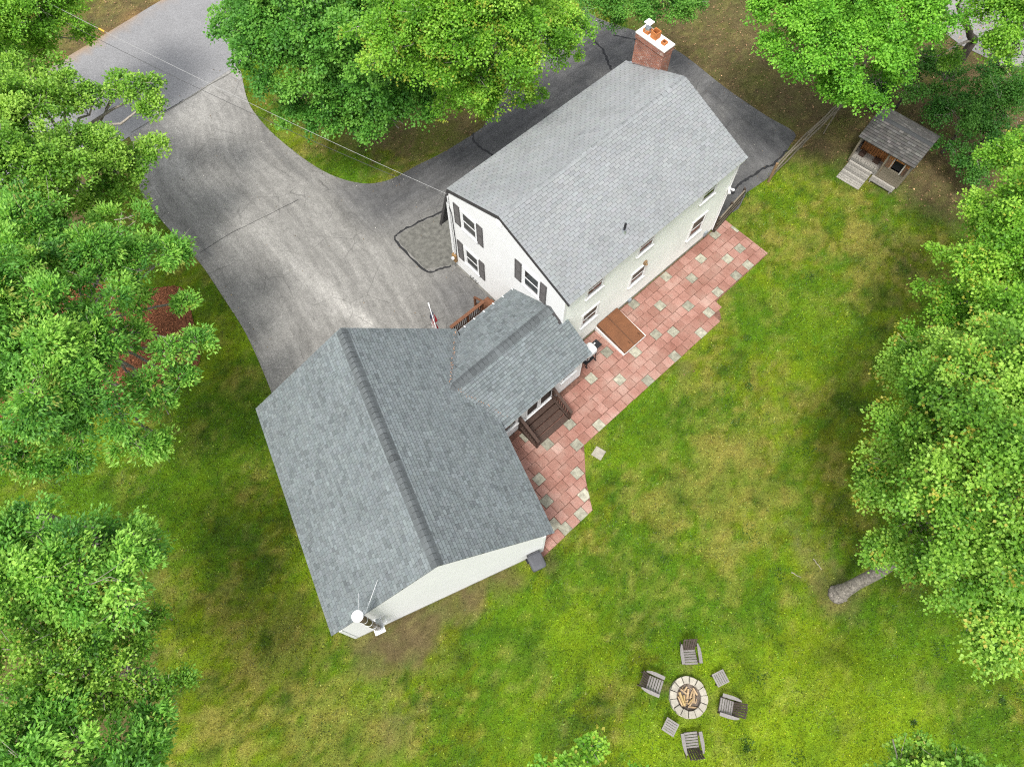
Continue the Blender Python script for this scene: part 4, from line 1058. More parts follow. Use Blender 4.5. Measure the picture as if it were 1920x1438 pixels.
# ---------------------------------------------------------------- things round the house
# front porch deck with railing, beside the drive
deck = thing('front_porch', 'reddish brown wooden porch deck with railing between breezeway and drive', 'porch', tuple(fr(HF, (9.6, -12.6, 0))))
for k in range(9):
    m = MB(HF); v0 = -13.28 + k * .148; m.box((8.45, v0, .42), (11.24, v0 + .14, .455)); m.build('plank', M['red_wood'], deck)
m = MB(HF); m.box((8.5, -13.24, .15), (11.2, -13.2, .42)); m.build('rim_board', M['red_wood'], deck)
for k, zz in enumerate((.28, .14)):
    m = MB(HF); m.box((10.42, -13.58 - .28 * k, zz - .05), (11.2, -13.30 - .28 * k, zz)); m.build('step', M['red_wood'], deck)
for uu in (8.5, 9.45, 10.36):
    m = MB(HF); m.box((uu - .045, -13.27, 0), (uu + .045, -13.18, 1.33)); m.build('post', M['red_wood'], deck)
m = MB(HF); m.box((8.42, -13.30, 1.33), (10.44, -13.14, 1.37)); m.build('handrail', M['red_wood'], deck, bevel=.008)
m = MB(HF); m.box((8.45, -13.25, .58), (10.36, -13.20, .65)); m.build('bottom_rail', M['brown_wood'], deck)
for k in range(17):
    m = MB(HF); uu = 8.62 + k * .105; m.box((uu, -13.24, .65), (uu + .04, -13.205, 1.33)); m.build('baluster', M['brown_wood'], deck)
m = MB(HF); m.beam((10.40, -13.30, 1.32), (10.40, -13.86, .98), .10, .045); m.build('handrail', M['red_wood'], deck)
m = MB(HF); m.box((10.36, -13.88, 0), (10.45, -13.79, 1.0)); m.build('post', M['red_wood'], deck)
m = MB(HF); m.beam((10.40, -13.30, .80), (10.40, -13.86, .46), .04, .10); m.build('bottom_rail', M['brown_wood'], deck)

# rear steps with sloping railings
st = thing('patio_steps', 'dark brown wooden steps with two slatted railings leading onto the patio', 'steps', tuple(fr(HF, (8.7, -7.3, 0))))
for k in range(4):
    v0 = -7.90 + k * .295; zt = .50 - k * .115
    m = MB(HF); m.box((7.80, v0, zt - .045), (9.64, v0 + .27, zt)); m.build('tread', M['brown_wood'], st, bevel=.006)
    m = MB(HF); m.box((7.84, v0 + .24, max(zt - .16, 0)), (9.60, v0 + .262, zt - .046)); m.build('riser', M['brown_wood'], st)
for uu in (7.72, 9.70):
    m = MB(HF); m.hexa([(uu - .03, -7.92, 0), (uu + .03, -7.92, 0), (uu + .03, -6.72, 0), (uu - .03, -6.72, 0), (uu - .03, -7.92, .48), (uu + .03, -7.92, .48), (uu + .03, -6.72, .12), (uu - .03, -6.72, .12)]); m.build('stringer', M['brown_wood'], st)
    for vv, zt in ((-7.86, 1.48), (-6.76, .86)):
        m = MB(HF); m.box((uu - .045, vv - .045, 0), (uu + .045, vv + .045, zt)); m.build('post', M['brown_wood'], st)
    m = MB(HF); m.beam((uu, -7.92, 1.53), (uu, -6.68, .87), .13, .045); m.build('handrail', M['brown_wood'], st)
    m = MB(HF); m.beam((uu, -7.88, .72), (uu, -6.74, .28), .05, .07); m.build('bottom_rail', M['brown_wood'], st)
    for k in range(8):
        t = (k + 1) / 9.0; vv = -7.86 + t * 1.10
        m = MB(HF); m.box((uu - .02, vv - .02, .74 - t * .44), (uu + .02, vv + .02, 1.49 - t * .62)); m.build('baluster', M['brown_wood'], st)

# flag on the garage front
fa = np.array((14.10, 3.08, 2.5)); fb = np.array((15.18, 3.15, 3.88)); fd_ = (fb - fa) / np.linalg.norm(fb - fa)
flag = thing('house_flag', 'striped red and white flag with blue star field hanging from a pole on the garage', 'flag', tuple(fr(GF, fa)))
m = MB(GF); m.tube([fa, fb], .016, 8); m.build('flag_pole', M['white_metal'], flag)
m = MB(GF); m.tube([fb - fd_ * .05, fb + fd_ * .10], [.03, .035], 10); m.build('finial', M['white_metal'], flag)
m = MB(GF); NI, NJ = 26, 44
H_, FL = .86, 1.30
gr = []
for i in range(NI + 1):
    h = i / NI; row = []
    for j in range(NJ + 1):
        w = j / NJ
        p = fb - fd_ * (.10 + h * H_ * (1 - .30 * w))
        p = p + np.array((0.0, 0.0, -1.0)) * FL * w * .86 + np.array((-.15 * w, -.05 + 0.13 * math.sin(h * 9 + 2 * w) * (0.55 + w * .5) + .10 * w, 0)) + np.array((.03 * math.sin(h * 22), .03 * math.sin(h * 26 + w * 3), 0)) * (.2 + w)
        row.append(m.pt(p))
    gr.append(row)
for i in range(NI):
    for j in range(NJ):
        h = (i + .5) / NI; w = (j + .5) / NJ
        c = (.42, .025, .035) if int(h * 13) % 2 == 0 else (.72, .70, .68)
        if h < 7 / 13 and w < .40:
            c = (.018, .025, .085)
            if i % 2 == 0 and j % 3 == 1: c = (.72, .72, .72)
        m.col = c; m.face((gr[i][j], gr[i + 1][j], gr[i + 1][j + 1], gr[i][j + 1]))
m.build('cloth', M['flag'], flag, smooth=True, recalc=False)

# grill by the breezeway corner
gl = thing('gas_grill', 'gas grill with white hood and black side shelf at the breezeway corner', 'grill', tuple(fr(HF, (12.35, -8.25, 0))))
def hull(m, F, secs):
    """loft between closed rings"""
    rings = [[m.pt(p) for p in s] for s in secs]
    n = len(rings[0])
    for k in range(len(rings) - 1):
        for j in range(n): m.face((rings[k][j], rings[k][(j + 1) % n], rings[k + 1][(j + 1) % n], rings[k + 1][j]))
    m.face(rings[0][::-1]); m.face(rings[-1])
def rrect(cx, cy, hx, hy, r, z, n=4):
    out = []
    for qx, qy, a0 in ((1, 1, 0), (-1, 1, 90), (-1, -1, 180), (1, -1, 270)):
        for k in range(n + 1):
            a = math.radians(a0 + 90 * k / n); out.append((cx + qx * (hx - r) + r * math.cos(a), cy + qy * (hy - r) + r * math.sin(a), z))
    return out
m = MB(HF); hull(m, HF, [rrect(12.32, -8.28, .30, .25, .08, .82), rrect(12.32, -8.28, .34, .28, .10, .98)]); m.build('firebox', M['black'], gl)
m = MB(HF); hull(m, HF, [rrect(12.32, -8.28, .34, .28, .10, .985), rrect(12.32, -8.29, .34, .27, .12, 1.08), rrect(12.32, -8.30, .31, .22, .13, 1.18), rrect(12.32, -8.31, .25, .15, .12, 1.235)]); hd = m.build('hood', M['white_metal'], gl, smooth=True)
m = MB(HF); m.tube([(12.12, -7.98, 1.07), (12.52, -7.98, 1.07)], .016, 8); m.tube([(12.14, -8.02, 1.07), (12.14, -7.98, 1.07)], .012, 6); m.tube([(12.50, -8.02, 1.07), (12.50, -7.98, 1.07)], .012, 6); m.build('handle', M['metal'], hd)
m = MB(HF); m.box((12.68, -8.48, .93), (13.02, -8.10, .965)); m.build('side_shelf', M['black'], gl, bevel=.015)
m = MB(HF); m.box((12.74, -8.40, .967), (12.84, -8.34, .975)); m.build('shelf_label', M['white_metal'], gl)
for a in (12.06, 12.58):
    for b in (-8.50, -8.06):
        m = MB(HF); m.tube([(12.32 + (a - 12.32) * 1.0, b, .85), (12.32 + (a - 12.32) * 1.15, b + (.05 if b > -8.3 else -.02), .03)], .016, 6); m.build('leg', M['black'], gl)
m = MB(HF); m.box((12.04, -8.5, .22), (12.60, -8.06, .25)); m.build('bottom_shelf', M['black'], gl)
for a in (12.03, 12.61):
    m = MB(HF); m.tube([(a - .02, -8.02, .07), (a + .02, -8.02, .07)], .07, 14); m.build('wheel', M['black'], gl)
m = MB(HF); hull(m, HF, [rrect(12.3, -8.28, .14, .14, .13, .25), rrect(12.3, -8.28, .15, .15, .14, .5), rrect(12.3, -8.28, .08, .08, .07, .6)]); m.build('gas_tank', M['white_metal'], gl, smooth=True)

# wheeled bin at the garage corner
wb = thing('wheeled_bin', 'dark grey wheeled rubbish bin standing against the garage gable', 'bin', tuple(fr(GF, (4.27, 3.05, 0))))
m = MB(GF); hull(m, GF, [rrect(4.28, 3.02, .24, .22, .06, .04), rrect(4.27, 3.02, .30, .27, .07, .98)]); m.build('body', M['bin'], wb)
m = MB(GF); hull(m, GF, [rrect(4.25, 3.02, .33, .295, .12, .985), rrect(4.25, 3.02, .335, .30, .12, 1.02), rrect(4.24, 3.02, .30, .26, .11, 1.055), rrect(4.24, 3.02, .20, .17, .08, 1.065)]); ld = m.build('lid', M['bin'], wb)
m = MB(GF); m.tube([(4.60, 2.74, 1.0), (4.60, 3.30, 1.0)], .022, 8); m.build('handle', M['bin'], wb)
for b in (2.76, 3.28):
    m = MB(GF); m.beam((4.48, b, 1.0), (4.62, b, 1.0), .04, .05); m.build('handle_bracket', M['black'], wb)
    m = MB(GF); m.tube([(4.54, b - .03, .12), (4.54, b + .03, .12)], .11, 14); m.build('wheel', M['black'], wb)

# stove flue on the garage gable
fl = thing('stove_flue', 'brown metal stove pipe with round white rain cap on the garage gable', 'stove pipe', tuple(fr(GF, (4.35, -3.42, 0))))
fx, fy = 4.36, -3.42
m = MB(GF); m.tube([(fx, fy, 2.0), (fx, fy, 5.55)], .125, 20); pp = m.build('pipe', M['steel_dark'], fl, smooth=True)
for z in (2.9, 3.8, 4.7):
    m = MB(GF); m.tube([(fx, fy, z), (fx, fy, z + .05)], .135, 20); m.build('band', M['metal'], pp)
m = MB(GF); m.tube([(fx, fy, 5.55), (fx, fy, 5.80)], .10, 14); m.build('cap_neck', M['metal'], fl)
m = MB(GF); m.tube([(fx, fy, 5.78), (fx, fy, 5.82), (fx, fy, 5.90)], [.185, .19, .05], 28); m.build('rain_cap', M['white_metal'], fl)
m = MB(GF); m.box((4.16, -3.62, 1.72), (4.655, -3.22, 1.78)); m.hexa([(4.62, -3.60, 1.3), (4.655, -3.60, 1.3), (4.655, -3.24, 1.3), (4.62, -3.24, 1.3), (4.20, -3.60, 1.72), (4.655, -3.60, 1.72), (4.655, -3.24, 1.72), (4.20, -3.24, 1.72)]); m.build('wall_bracket', M['white_metal'], fl)
m = MB(GF); m.tube([(fx, fy, 1.78), (fx, fy, 2.02)], .15, 16); m.tube([(fx, fy, 2.1), (4.66, fy, 2.1)], .11, 14); m.build('tee', M['metal'], fl)
m = MB(GF); m.beam((4.64, -3.05, 2.0), (4.40, -3.05, 2.0), .03, .05); m.beam((4.40, -3.05, 2.0), (4.40, -3.30, 2.0), .03, .05); m.beam((4.64, -3.1, 2.5), (4.42, -3.30, 2.5), .03, .05); m.build('stay', M['metal'], fl)
m = MB(GF); m.tube([(fx, fy + .1, 5.2), (5.35, -2.55, 4.86)], .009, 6); m.build('guy_rod', M['white_metal'], fl)
m = MB(GF); m.tube([(fx, fy - .1, 5.2), (5.35, -3.35, 4.25)], .009, 6); m.build('guy_rod', M['white_metal'], fl)

# service cables over the drive
ha = fr(HF, (U0 - .05, V0 + .1, 5.45))
pole_top = np.array((-23.35, 29.41, 8.60))
def sagline(a, b, sag, n=40, off=(0, 0, 0)):
    a = np.array(a, float); b = np.array(b, float) + np.array(off)
    return [a + (b - a) * t + np.array((0, 0, -sag * 4 * t * (1 - t))) for t in np.linspace(0, 1, n)]
m = MB(); m.tube(sagline(ha, pole_top, .35), .0075, 5); tag(m.build('service_cable', M['cable'], org=ha), 'pale overhead service cable from the house corner across the drive', 'cable')
m = MB(); m.tube(sagline(ha - np.array((0, 0, .25)), pole_top, .55, off=(.1, -.3, -.45)), .010, 5); tag(m.build('telephone_cable', M['cable_dark'], org=ha), 'thin dark overhead cable running just below the pale one', 'cable')
tg = sagline(ha, pole_top, .35, 400); tp = tg[int(400 * .735)]
m = MB(); m.tube([tp + np.array((-.12, .06, .03)), tp + np.array((.12, -.06, -.03))], .035, 8); tag(m.build('cable_marker', M['yellow'], org=tp), 'small yellow marker on the overhead cable above the road', 'cable marker')

# playhouse shed
_ex = np.array((.751, -.660, 0)); _ey = np.array((.660, .751, 0))
SF = (np.array((17.74, 26.18, 0)), _ex, _ey, EZ)
shed = thing('playhouse_shed', 'small weathered wooden playhouse with dark shingle roof and open porch', 'shed', (17.74, 26.18, 0))
SW, SD, SEZ, SRZ = 2.88, 2.30, 1.86, 2.40
m = MB(SF)
m.box((0, 0, .10), (SW, SD, .26)); m.build('floor', M['grey_wood'], shed)
def planks(x0, x1, y, z0, z1, w, mat, name='plank', horiz=False, th=.025, skip=None):
    r = random.Random(int(x0 * 100 + y * 37))
    if horiz:
        z = z0; 
        while z < z1 - .01:
            zz = min(z + w, z1); m = MB(SF); m.box((x0, y - th - r.uniform(0, .006), z + .009), (x1, y, zz - .009)); m.build(name, mat, shed); z = zz
    else:
        x = x0
        while x < x1 - .01:
            xx = min(x + w, x1); m = MB(SF); m.box((x + .008, y - th - r.uniform(0, .006), z0), (xx - .008, y, z1)); m.build(name, mat, shed); x = xx
planks(.12, 1.66, .95, .26, 1.9, .13, M['shed_wood'])                       # back wall of the open porch
planks(1.70, SW, 0, .12, .98, .15, M['fence_wood'], horiz=True)             # front wall under the window
planks(1.70, 2.04, 0, .98, 1.84, .11, M['shed_wood']); planks(2.52, SW, 0, .98, 1.84, .11, M['shed_wood'])
planks(2.04, 2.52, 0, 1.58, 1.84, .12, M['shed_wood'])
for x in (1.98, 2.555): 
    m = MB(SF); m.box((x - .03, -.05, .92), (x + .03, -.028, 1.66)); m.build('window_casing', M['grey_wood'], shed)
for x in (1.80, 2.70):
    m = MB(SF)
    for k in range(3): m.box((x - .10 + k * .075, -.055, .95), (x - .05 + k * .075, -.03, 1.5))
    m.build('window_shutter', M['dark_fence'], shed)
m = MB(SF); m.box((2.04, .10, .98), (2.52, .12, 1.58)); m.build('window_opening', M['void'], shed)
m = MB(SF); m.box((1.66, 0, .26), (1.70, .95, 1.9)); m.build('partition', M['shed_wood'], shed)
for (x0, x1) in ((0, .04), (SW - .04, SW)):
    m = MB(SF); pts = [(0, .2), (SD, .2), (SD, SEZ - .02), (SD / 2, SRZ - .08), (0, SEZ - .02)]
    a_ = [m.pt((x0, p[0], p[1])) for p in pts]; b_ = [m.pt((x1, p[0], p[1])) for p in pts]
    m.face(a_); m.face(b_[::-1])
    for k in range(5): m.face((a_[k], a_[(k + 1) % 5], b_[(k + 1) % 5], b_[k]))
    m.build('side_wall', M['grey_wood'], shed)
m = MB(SF); m.box((.04, SD - .04, .2), (SW - .04, SD, SEZ)); m.build('back_wall', M['grey_wood'], shed)
for x in (0, .0 + 1.60, SW - .09):
    m = MB(SF); m.box((x, -.035, .10), (x + .09, .055, SEZ)); m.build('corner_post', M['fence_wood'], shed)
m = MB(SF); m.box((.09, -.03, .26), (1.6, .01, .42)); m.build('porch_sill', M['grey_wood'], shed)
r_ = random.Random(77)
for k in range(11):
    m = MB(SF); x = .16 + k * .13; m.box((x, -.01, .42), (x + .05, .015, .52 + r_.uniform(0, .12))); m.build('picket', M['grey_wood'], shed)
for k, (x, y, s, h) in enumerate(((.40, .60, .14, .22), (1.2, .66, .16, .2))):
    m = MB(SF); m.box((x - s, y - .12, .26), (x + s, y + .14, .26 + h)); m.build('bench', M['brown_wood'], shed)
m = MB(SF); m.box((.04, -.02, SEZ - .12), (SW - .04, .03, SEZ - .02)); m.build('header', M['shed_wood'], shed)
rf = MB(SF)
ry = SD / 2; e0, e1 = -.17, SD + .22
ks = (SRZ - SEZ) / (ry - e0)
for (a, b) in ((e0, ry), (e1, ry)):
    rf.hexa([(-.12, a, SEZ - .05), (SW + .10, a, SEZ - .05), (SW + .10, b, SRZ - .05), (-.12, b, SRZ - .05), (-.12, a, SEZ), (SW + .10, a, SEZ), (SW + .10, b, SRZ), (-.12, b, SRZ)])
sroof = rf.build('roof', M['rake'], shed)
L1 = math.hypot(ry - e0, SRZ - SEZ); u1_ = np.array((0, ry - e0, SRZ - SEZ)) / L1; nn1 = np.array((0, -u1_[2], u1_[1]))
L2 = math.hypot(ry - e1, SRZ - SEZ); u2_ = np.array((0, ry - e1, SRZ - SEZ)) / L2; nn2 = np.array((0, u2_[2], -u2_[1]))
scol = col_pick((0.078, 0.075, 0.070), .12, 1.45, .16, .03)
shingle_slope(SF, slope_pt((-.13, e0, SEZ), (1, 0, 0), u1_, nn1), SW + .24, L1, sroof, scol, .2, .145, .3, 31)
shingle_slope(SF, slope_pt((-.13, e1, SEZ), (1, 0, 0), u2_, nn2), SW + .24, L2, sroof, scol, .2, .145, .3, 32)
m = MB(SF); m.poly([(-.13, ry - .14, SRZ - .14 * ks + .02), (SW + .11, ry - .14, SRZ - .14 * ks + .02), (SW + .11, ry, SRZ + .025), (-.13, ry, SRZ + .025)]); m.poly([(-.13, ry + .14, SRZ - .14 * ks + .02), (SW + .11, ry + .14, SRZ - .14 * ks + .02), (SW + .11, ry, SRZ + .025), (-.13, ry, SRZ + .025)]); m.col = (.05, .052, .053); m.c = [m.col] * len(m.f); m.build('ridge_cap', M['shingle'], sroof, recalc=False)
ramp_ = thing('plank_ramp', 'grey weathered plank ramp leading up to the playhouse porch', 'ramp', (17.9, 24.9, 0))
for k in range(10):
    y0 = -.06 - k * .128; z0 = .27 - k * .022
    m = MB(SF); m.hexa([(.12, y0 - .108, z0 - .055), (1.42, y0 - .108, z0 - .055), (1.42, y0, z0 - .035), (.12, y0, z0 - .035), (.12, y0 - .108, z0 - .03), (1.42, y0 - .108, z0 - .03), (1.42, y0, z0 - .008), (.12, y0, z0 - .008)]); m.build('plank', M['grey_wood'], ramp_)
for x in (.2, 1.34):
    m = MB(SF); m.hexa([(x, -1.34, -.02), (x + .05, -1.34, -.02), (x + .05, -.06, -.02), (x, -.06, -.02), (x, -1.34, .0), (x + .05, -1.34, .0), (x + .05, -.06, .22), (x, -.06, .22)]); m.build('runner', M['grey_wood'], ramp_)
stp = thing('low_step', 'low grey plank step in front of the playhouse window', 'step', (19.1, 24.3, 0))
for k in range(3):
    m = MB(SF); y0 = -.07 - k * .14; m.box((1.50, y0 - .118, .12), (SW - .08, y0, .16)); m.build('plank', M['grey_wood'], stp)
for x in (1.55, SW - .2):
    m = MB(SF); m.box((x, -.48, 0), (x + .06, -.08, .118)); m.build('bearer', M['grey_wood'], stp)

# split rail fence beyond the drive
def crooked(a, b, r0, r1, rr, n=5):
    a = np.array(a, float); b = np.array(b, float)
    return [a + (b - a) * t + np.array((rr.uniform(-.03, .03), rr.uniform(-.03, .03), rr.uniform(-.03, .03))) * (0 < t < 1) for t in np.linspace(0, 1, n)], [r0 + (r1 - r0) * t for t in np.linspace(0, 1, n)]
fn = thing('split_rail_fence', 'weathered split rail fence with a brown end post between drive and lawn', 'fence', (15.5, 27.2, 0))
FP = [(13.38, 24.82), (15.45, 27.10), (17.62, 29.30), (19.30, 31.0)]
rr = random.Random(12)
for k, p in enumerate(FP):
    m = MB(); m.tube([(p[0], p[1], -.1), (p[0], p[1], 1.36 if k == 0 else 1.15)], .072 if k == 0 else .055, 10); m.build('post', M['post_wood'] if k == 0 else M['fence_wood'], fn)
for k in range(3):
    for z, off in ((1.05, .05), (1.0, -.06), (.70, .03), (.36, -.02)):
        d = np.array(FP[k + 1]) - np.array(FP[k]); d /= np.linalg.norm(d); n = np.array((-d[1], d[0]))
        a = (*(np.array(FP[k]) + n * off), z + rr.uniform(-.05, .05)); b = (*(np.array(FP[k + 1]) + n * (off + rr.uniform(-.04, .04))), z + rr.uniform(-.06, .06))
        pts, rad = crooked(a, b, .045, .034, rr); m = MB(); m.tube(pts, rad, 7); m.build('rail', M['fence_wood'], fn)
m = MB(); pts, rad = crooked((17.6, 29.2, 1.0), (16.80, 28.0, .05), .04, .03, rr); m.tube(pts, rad, 7); m.build('rail', M['fence_wood'], fn)
f2 = thing('board_fence', 'dark three rail board fence at the rear corner of the house', 'fence', tuple(fr(HF, (22.9, -8.9, 0))))
A2 = np.array(fr(HF, (22.06, -9.02, 0))); B2 = np.array((11.63, 23.40, 0))
for t in (0.02, .5, .98):
    p = A2 + (B2 - A2) * t; m = MB(); m.box((p[0] - .05, p[1] - .05, -.1), (p[0] + .05, p[1] + .05, 1.22)); m.build('post', M['dark_fence'], f2)
for z in (.22, .62, 1.02):
    dd = (B2 - A2) / np.linalg.norm(B2 - A2); sd = np.array((dd[1], -dd[0], 0)) * .065
    m = MB(); m.beam(A2 + sd + (0, 0, z), B2 + sd + (0, 0, z), .03, .20); m.build('board', M['dark_fence'], f2)
    m = MB(); m.beam(A2 + sd * .6 + (0, 0, z + .115), B2 + sd * .6 + (0, 0, z + .115), .07, .02); m.build('cap_rail', M['fence_wood'], f2)

# ---------------------------------------------------------------- fire pit, chairs, tables
PITX, PITY = 6.66, .22
pit = thing('fire_pit', 'round fire pit ringed with pale stone blocks in the lawn', 'fire pit', (PITX, PITY, 0))
rp = random.Random(4)
ang = 0.1
NS = 14
for k in range(NS):
    a0 = ang + 2 * math.pi * k / NS + rp.uniform(.0, .03); a1 = ang + 2 * math.pi * (k + 1) / NS - rp.uniform(.015, .05)
    for lay, (ri, ro, z0, z1) in enumerate(((.47, .71, 0, .145), (.46 + rp.uniform(-.01, .015), .70 + rp.uniform(-.015, .02), .15, .29 + rp.uniform(-.012, .012)))):
        sh = .5 * (a1 - a0) if lay == 0 else 0
        m = MB(); pts = []
        for a, r in ((a0, ri), (a0, ro), ((a0 + a1) / 2, ro * 1.012), (a1, ro), (a1, ri)):
            pts.append((PITX + r * math.cos(a + sh), PITY + 1.04 * r * math.sin(a + sh)))
        m.prism(pts, z0, z1); m.build('stone', M['stone'], pit, bevel=.012)
m = MB(); c0 = m.pt((PITX, PITY, .10)); ring = [m.pt((PITX + .5 * math.cos(2 * math.pi * k / 28), PITY + .5 * math.sin(2 * math.pi * k / 28), .05 + rp.uniform(0, .03))) for k in range(28)]
for k in range(28): m.face((c0, ring[k], ring[(k + 1) % 28]))
m.build('ash_bed', M['ash'], pit)
LOGS = [(-.02, .05, 78, .50, 'log_pale', 'long pale split log lying near the middle of the fire pit'), (.12, .10, 65, .34, 'log_pale', 'short pale split log right of the middle one in the fire pit'), (.20, .02, 84, .44, 'log_pale', 'pinkish pale log on the right side of the fire pit'),
        (-.26, -.06, -72, .50, 'log_pale2', 'bright yellow log on the left side of the fire pit'), (-.14, -.10, -84, .36, 'log_pale2', 'narrow yellow stick beside the left yellow log'), (.10, -.12, 42, .36, 'log_pale2', 'thin yellow stick lying diagonally in the fire pit'),
        (.10, -.18, 48, .30, 'log_pale', 'pale stick parallel to the diagonal yellow stick'), (-.18, .20, -38, .26, 'log_pale', 'short grey white log at the upper left of the fire pit'), (.14, -.34, -8, .36, 'log_pale', 'pale log along the lower rim of the fire pit'),
        (-.32, -.14, -70, .34, 'log_pale', 'pale pinkish log against the left rim of the fire pit'), (-.10, .28, 50, .22, 'log_pale', 'stubby log at the upper rim of the fire pit'), (.26, .20, -60, .28, 'log_pale', 'small split log near the upper right rim')]
for k, (x, y, a, L_, mt, lb) in enumerate(LOGS):
    m = MB(); a = math.radians(a); d = np.array((math.cos(a), math.sin(a), rp.uniform(-.1, .12))); c = np.array((PITX + x, PITY + y, .14 + .035 * (k % 4)))
    rr_ = .048 if L_ > .4 else .034
    m.tube([c - d * L_ / 2, c - d * L_ * .1 + (rp.uniform(-.01, .01), 0, .01), c + d * L_ / 2], [rr_, rr_ * 1.1, rr_ * .9], 6)
    tag(m.build('firewood_log', M[mt], org=c), lb, 'log', 'firewood in the fire pit')

for k in range(14):
    a = rp.uniform(0, 6.28); r0 = .40 * math.sqrt(rp.random()); c = np.array((PITX + r0 * math.cos(a), PITY + r0 * math.sin(a), rp.uniform(.12, .2))); b2 = rp.uniform(0, 3.14); d = np.array((math.cos(b2), math.sin(b2), rp.uniform(-.15, .15))); L_ = rp.uniform(.10, .24)
    m = MB(); m.tube([c - d * L_ / 2, c + d * L_ / 2], [rp.uniform(.012, .024), .012], 5); m.build('charred_stick', M['log_pale'] if k % 3 else M['dark_fence'], pit)
def make_chair():
    t = thing('adirondack_chair', 'chair', 'chair', (0, 0, 0), 0, 'chairs round the fire pit')
    for k in range(6):
        y = .36 - k * .098; z = .385 - k * .026
        m = MB(); m.obox((0, y, z), (.255, 0, 0), (0, .036, .010), (0, -.004, .011)); m.build('seat_slat', M['chair_grey'], t)
    for k in range(6):
        x0 = -.21 + k * .084; x1 = x0 * 1.18; zt = .98 - .10 * abs(k - 2.5) / 2.5 * 1.0
        m = MB(); a = np.array((x0, -.16, .24)); b = np.array((x1, -.53, zt))
        m.beam(a, b, .070, .020, up=(0, 1, .5)); m.build('back_slat', M['chair_brown'], t)
    for z, y in ((.46, -.285), (.84, -.48)):
        m = MB(); m.box((-.27, y - .035, z - .03), (.27, y - .012, z + .03)); m.build('back_brace', M['chair_brown'], t)
    for s in (-1, 1):
        m = MB(); m.prism([(s * .29, .38), (s * .42, .38), (s * .43, .0), (s * .41, -.20), (s * .35, -.38), (s * .30, -.38), (s * .29, 0)], .555, .582); m.build('arm', M['chair_grey'], t)
        m = MB(); m.box((s * .30 - .02, .25, 0), (s * .30 + .02, .35, .553)); m.build('leg', M['chair_brown'], t)
        m = MB(); m.beam((s * .265, .38, .33), (s * .265, -.50, .05), .03, .11); m.build('leg', M['chair_brown'], t)
        m = MB(); m.beam((s * .31, -.32, .55), (s * .30, -.30, .14), .03, .06, up=(0, 1, 0)); m.build('arm_support', M['chair_brown'], t)
    m = MB(); m.box((-.26, .385, .29), (.26, .405, .385)); m.build('front_apron', M['chair_brown'], t)
    return t
ch0 = make_chair()
CH = [((6.83, 1.74), (6.90, .5), 'slatted brown chair nearest the lawn above the fire pit, back to the house'), ((5.30, .70), (6.6, .15), 'slatted grey brown chair on the left of the fire pit'),
      ((8.12, -.12), (6.7, .30), 'slatted brown chair on the right of the fire pit, back to the maple'), ((6.60, -1.32), (6.45, .2), 'slatted brown chair below the fire pit, facing the house')]
for k, (p, q, lb) in enumerate(CH):
    o = ch0 if k == 0 else copy_tree(ch0)
    o.location = (p[0], p[1], 0.0); o.rotation_euler = (0, 0, math.atan2(q[1] - p[1], q[0] - p[0]) - math.pi / 2); o.scale = (.94, .94, .94); o['label'] = lb
tb0 = thing('side_table', 'table', 'table', (0, 0, 0), 0, 'side tables round the fire pit')
for k in range(6):
    m = MB(); x = -.21 + k * .084; m.box((x - .034, -.20, .43), (x + .034, .20, .452)); m.build('slat', M['chair_grey'], tb0)
for s in (-1, 1):
    m = MB(); m.box((-.245, s * .222 - .02, .428), (.245, s * .222 + .02, .453)); m.build('edge_board', M['chair_grey'], tb0)
    for q in (-1, 1):
        m = MB(); m.box((s * .19 - .02, q * .17 - .02, 0), (s * .19 + .02, q * .17 + .02, .427)); m.build('leg', M['chair_brown'], tb0)
for k, (p, a, lb) in enumerate((((7.88, .88), 24, 'small square slatted table at the upper right of the fire pit'), ((5.83, -.78), 58, 'small square slatted table at the lower left of the fire pit'))):
    o = tb0 if k == 0 else copy_tree(tb0)
    o.location = (p[0], p[1], 0.0); o.rotation_euler = (0, 0, math.radians(a)); o['label'] = lb
# fallen twigs by the maple
for k, (pa_, pb_, lb) in enumerate((((11.34, 4.86), (11.71, 4.65), 'bare pale twig lying farther from the maple trunk'), ((12.32, 5.40), (12.59, 4.97), 'bare pale twig lying nearer the maple trunk'))):
    pts, rad = crooked((*pa_, .03), (*pb_, .04), .018, .010, rr, 6); m = MB(); m.tube(pts, rad, 5); tag(m.build('fallen_twig', M['twig'], org=(*pa_, 0)), lb, 'twig')

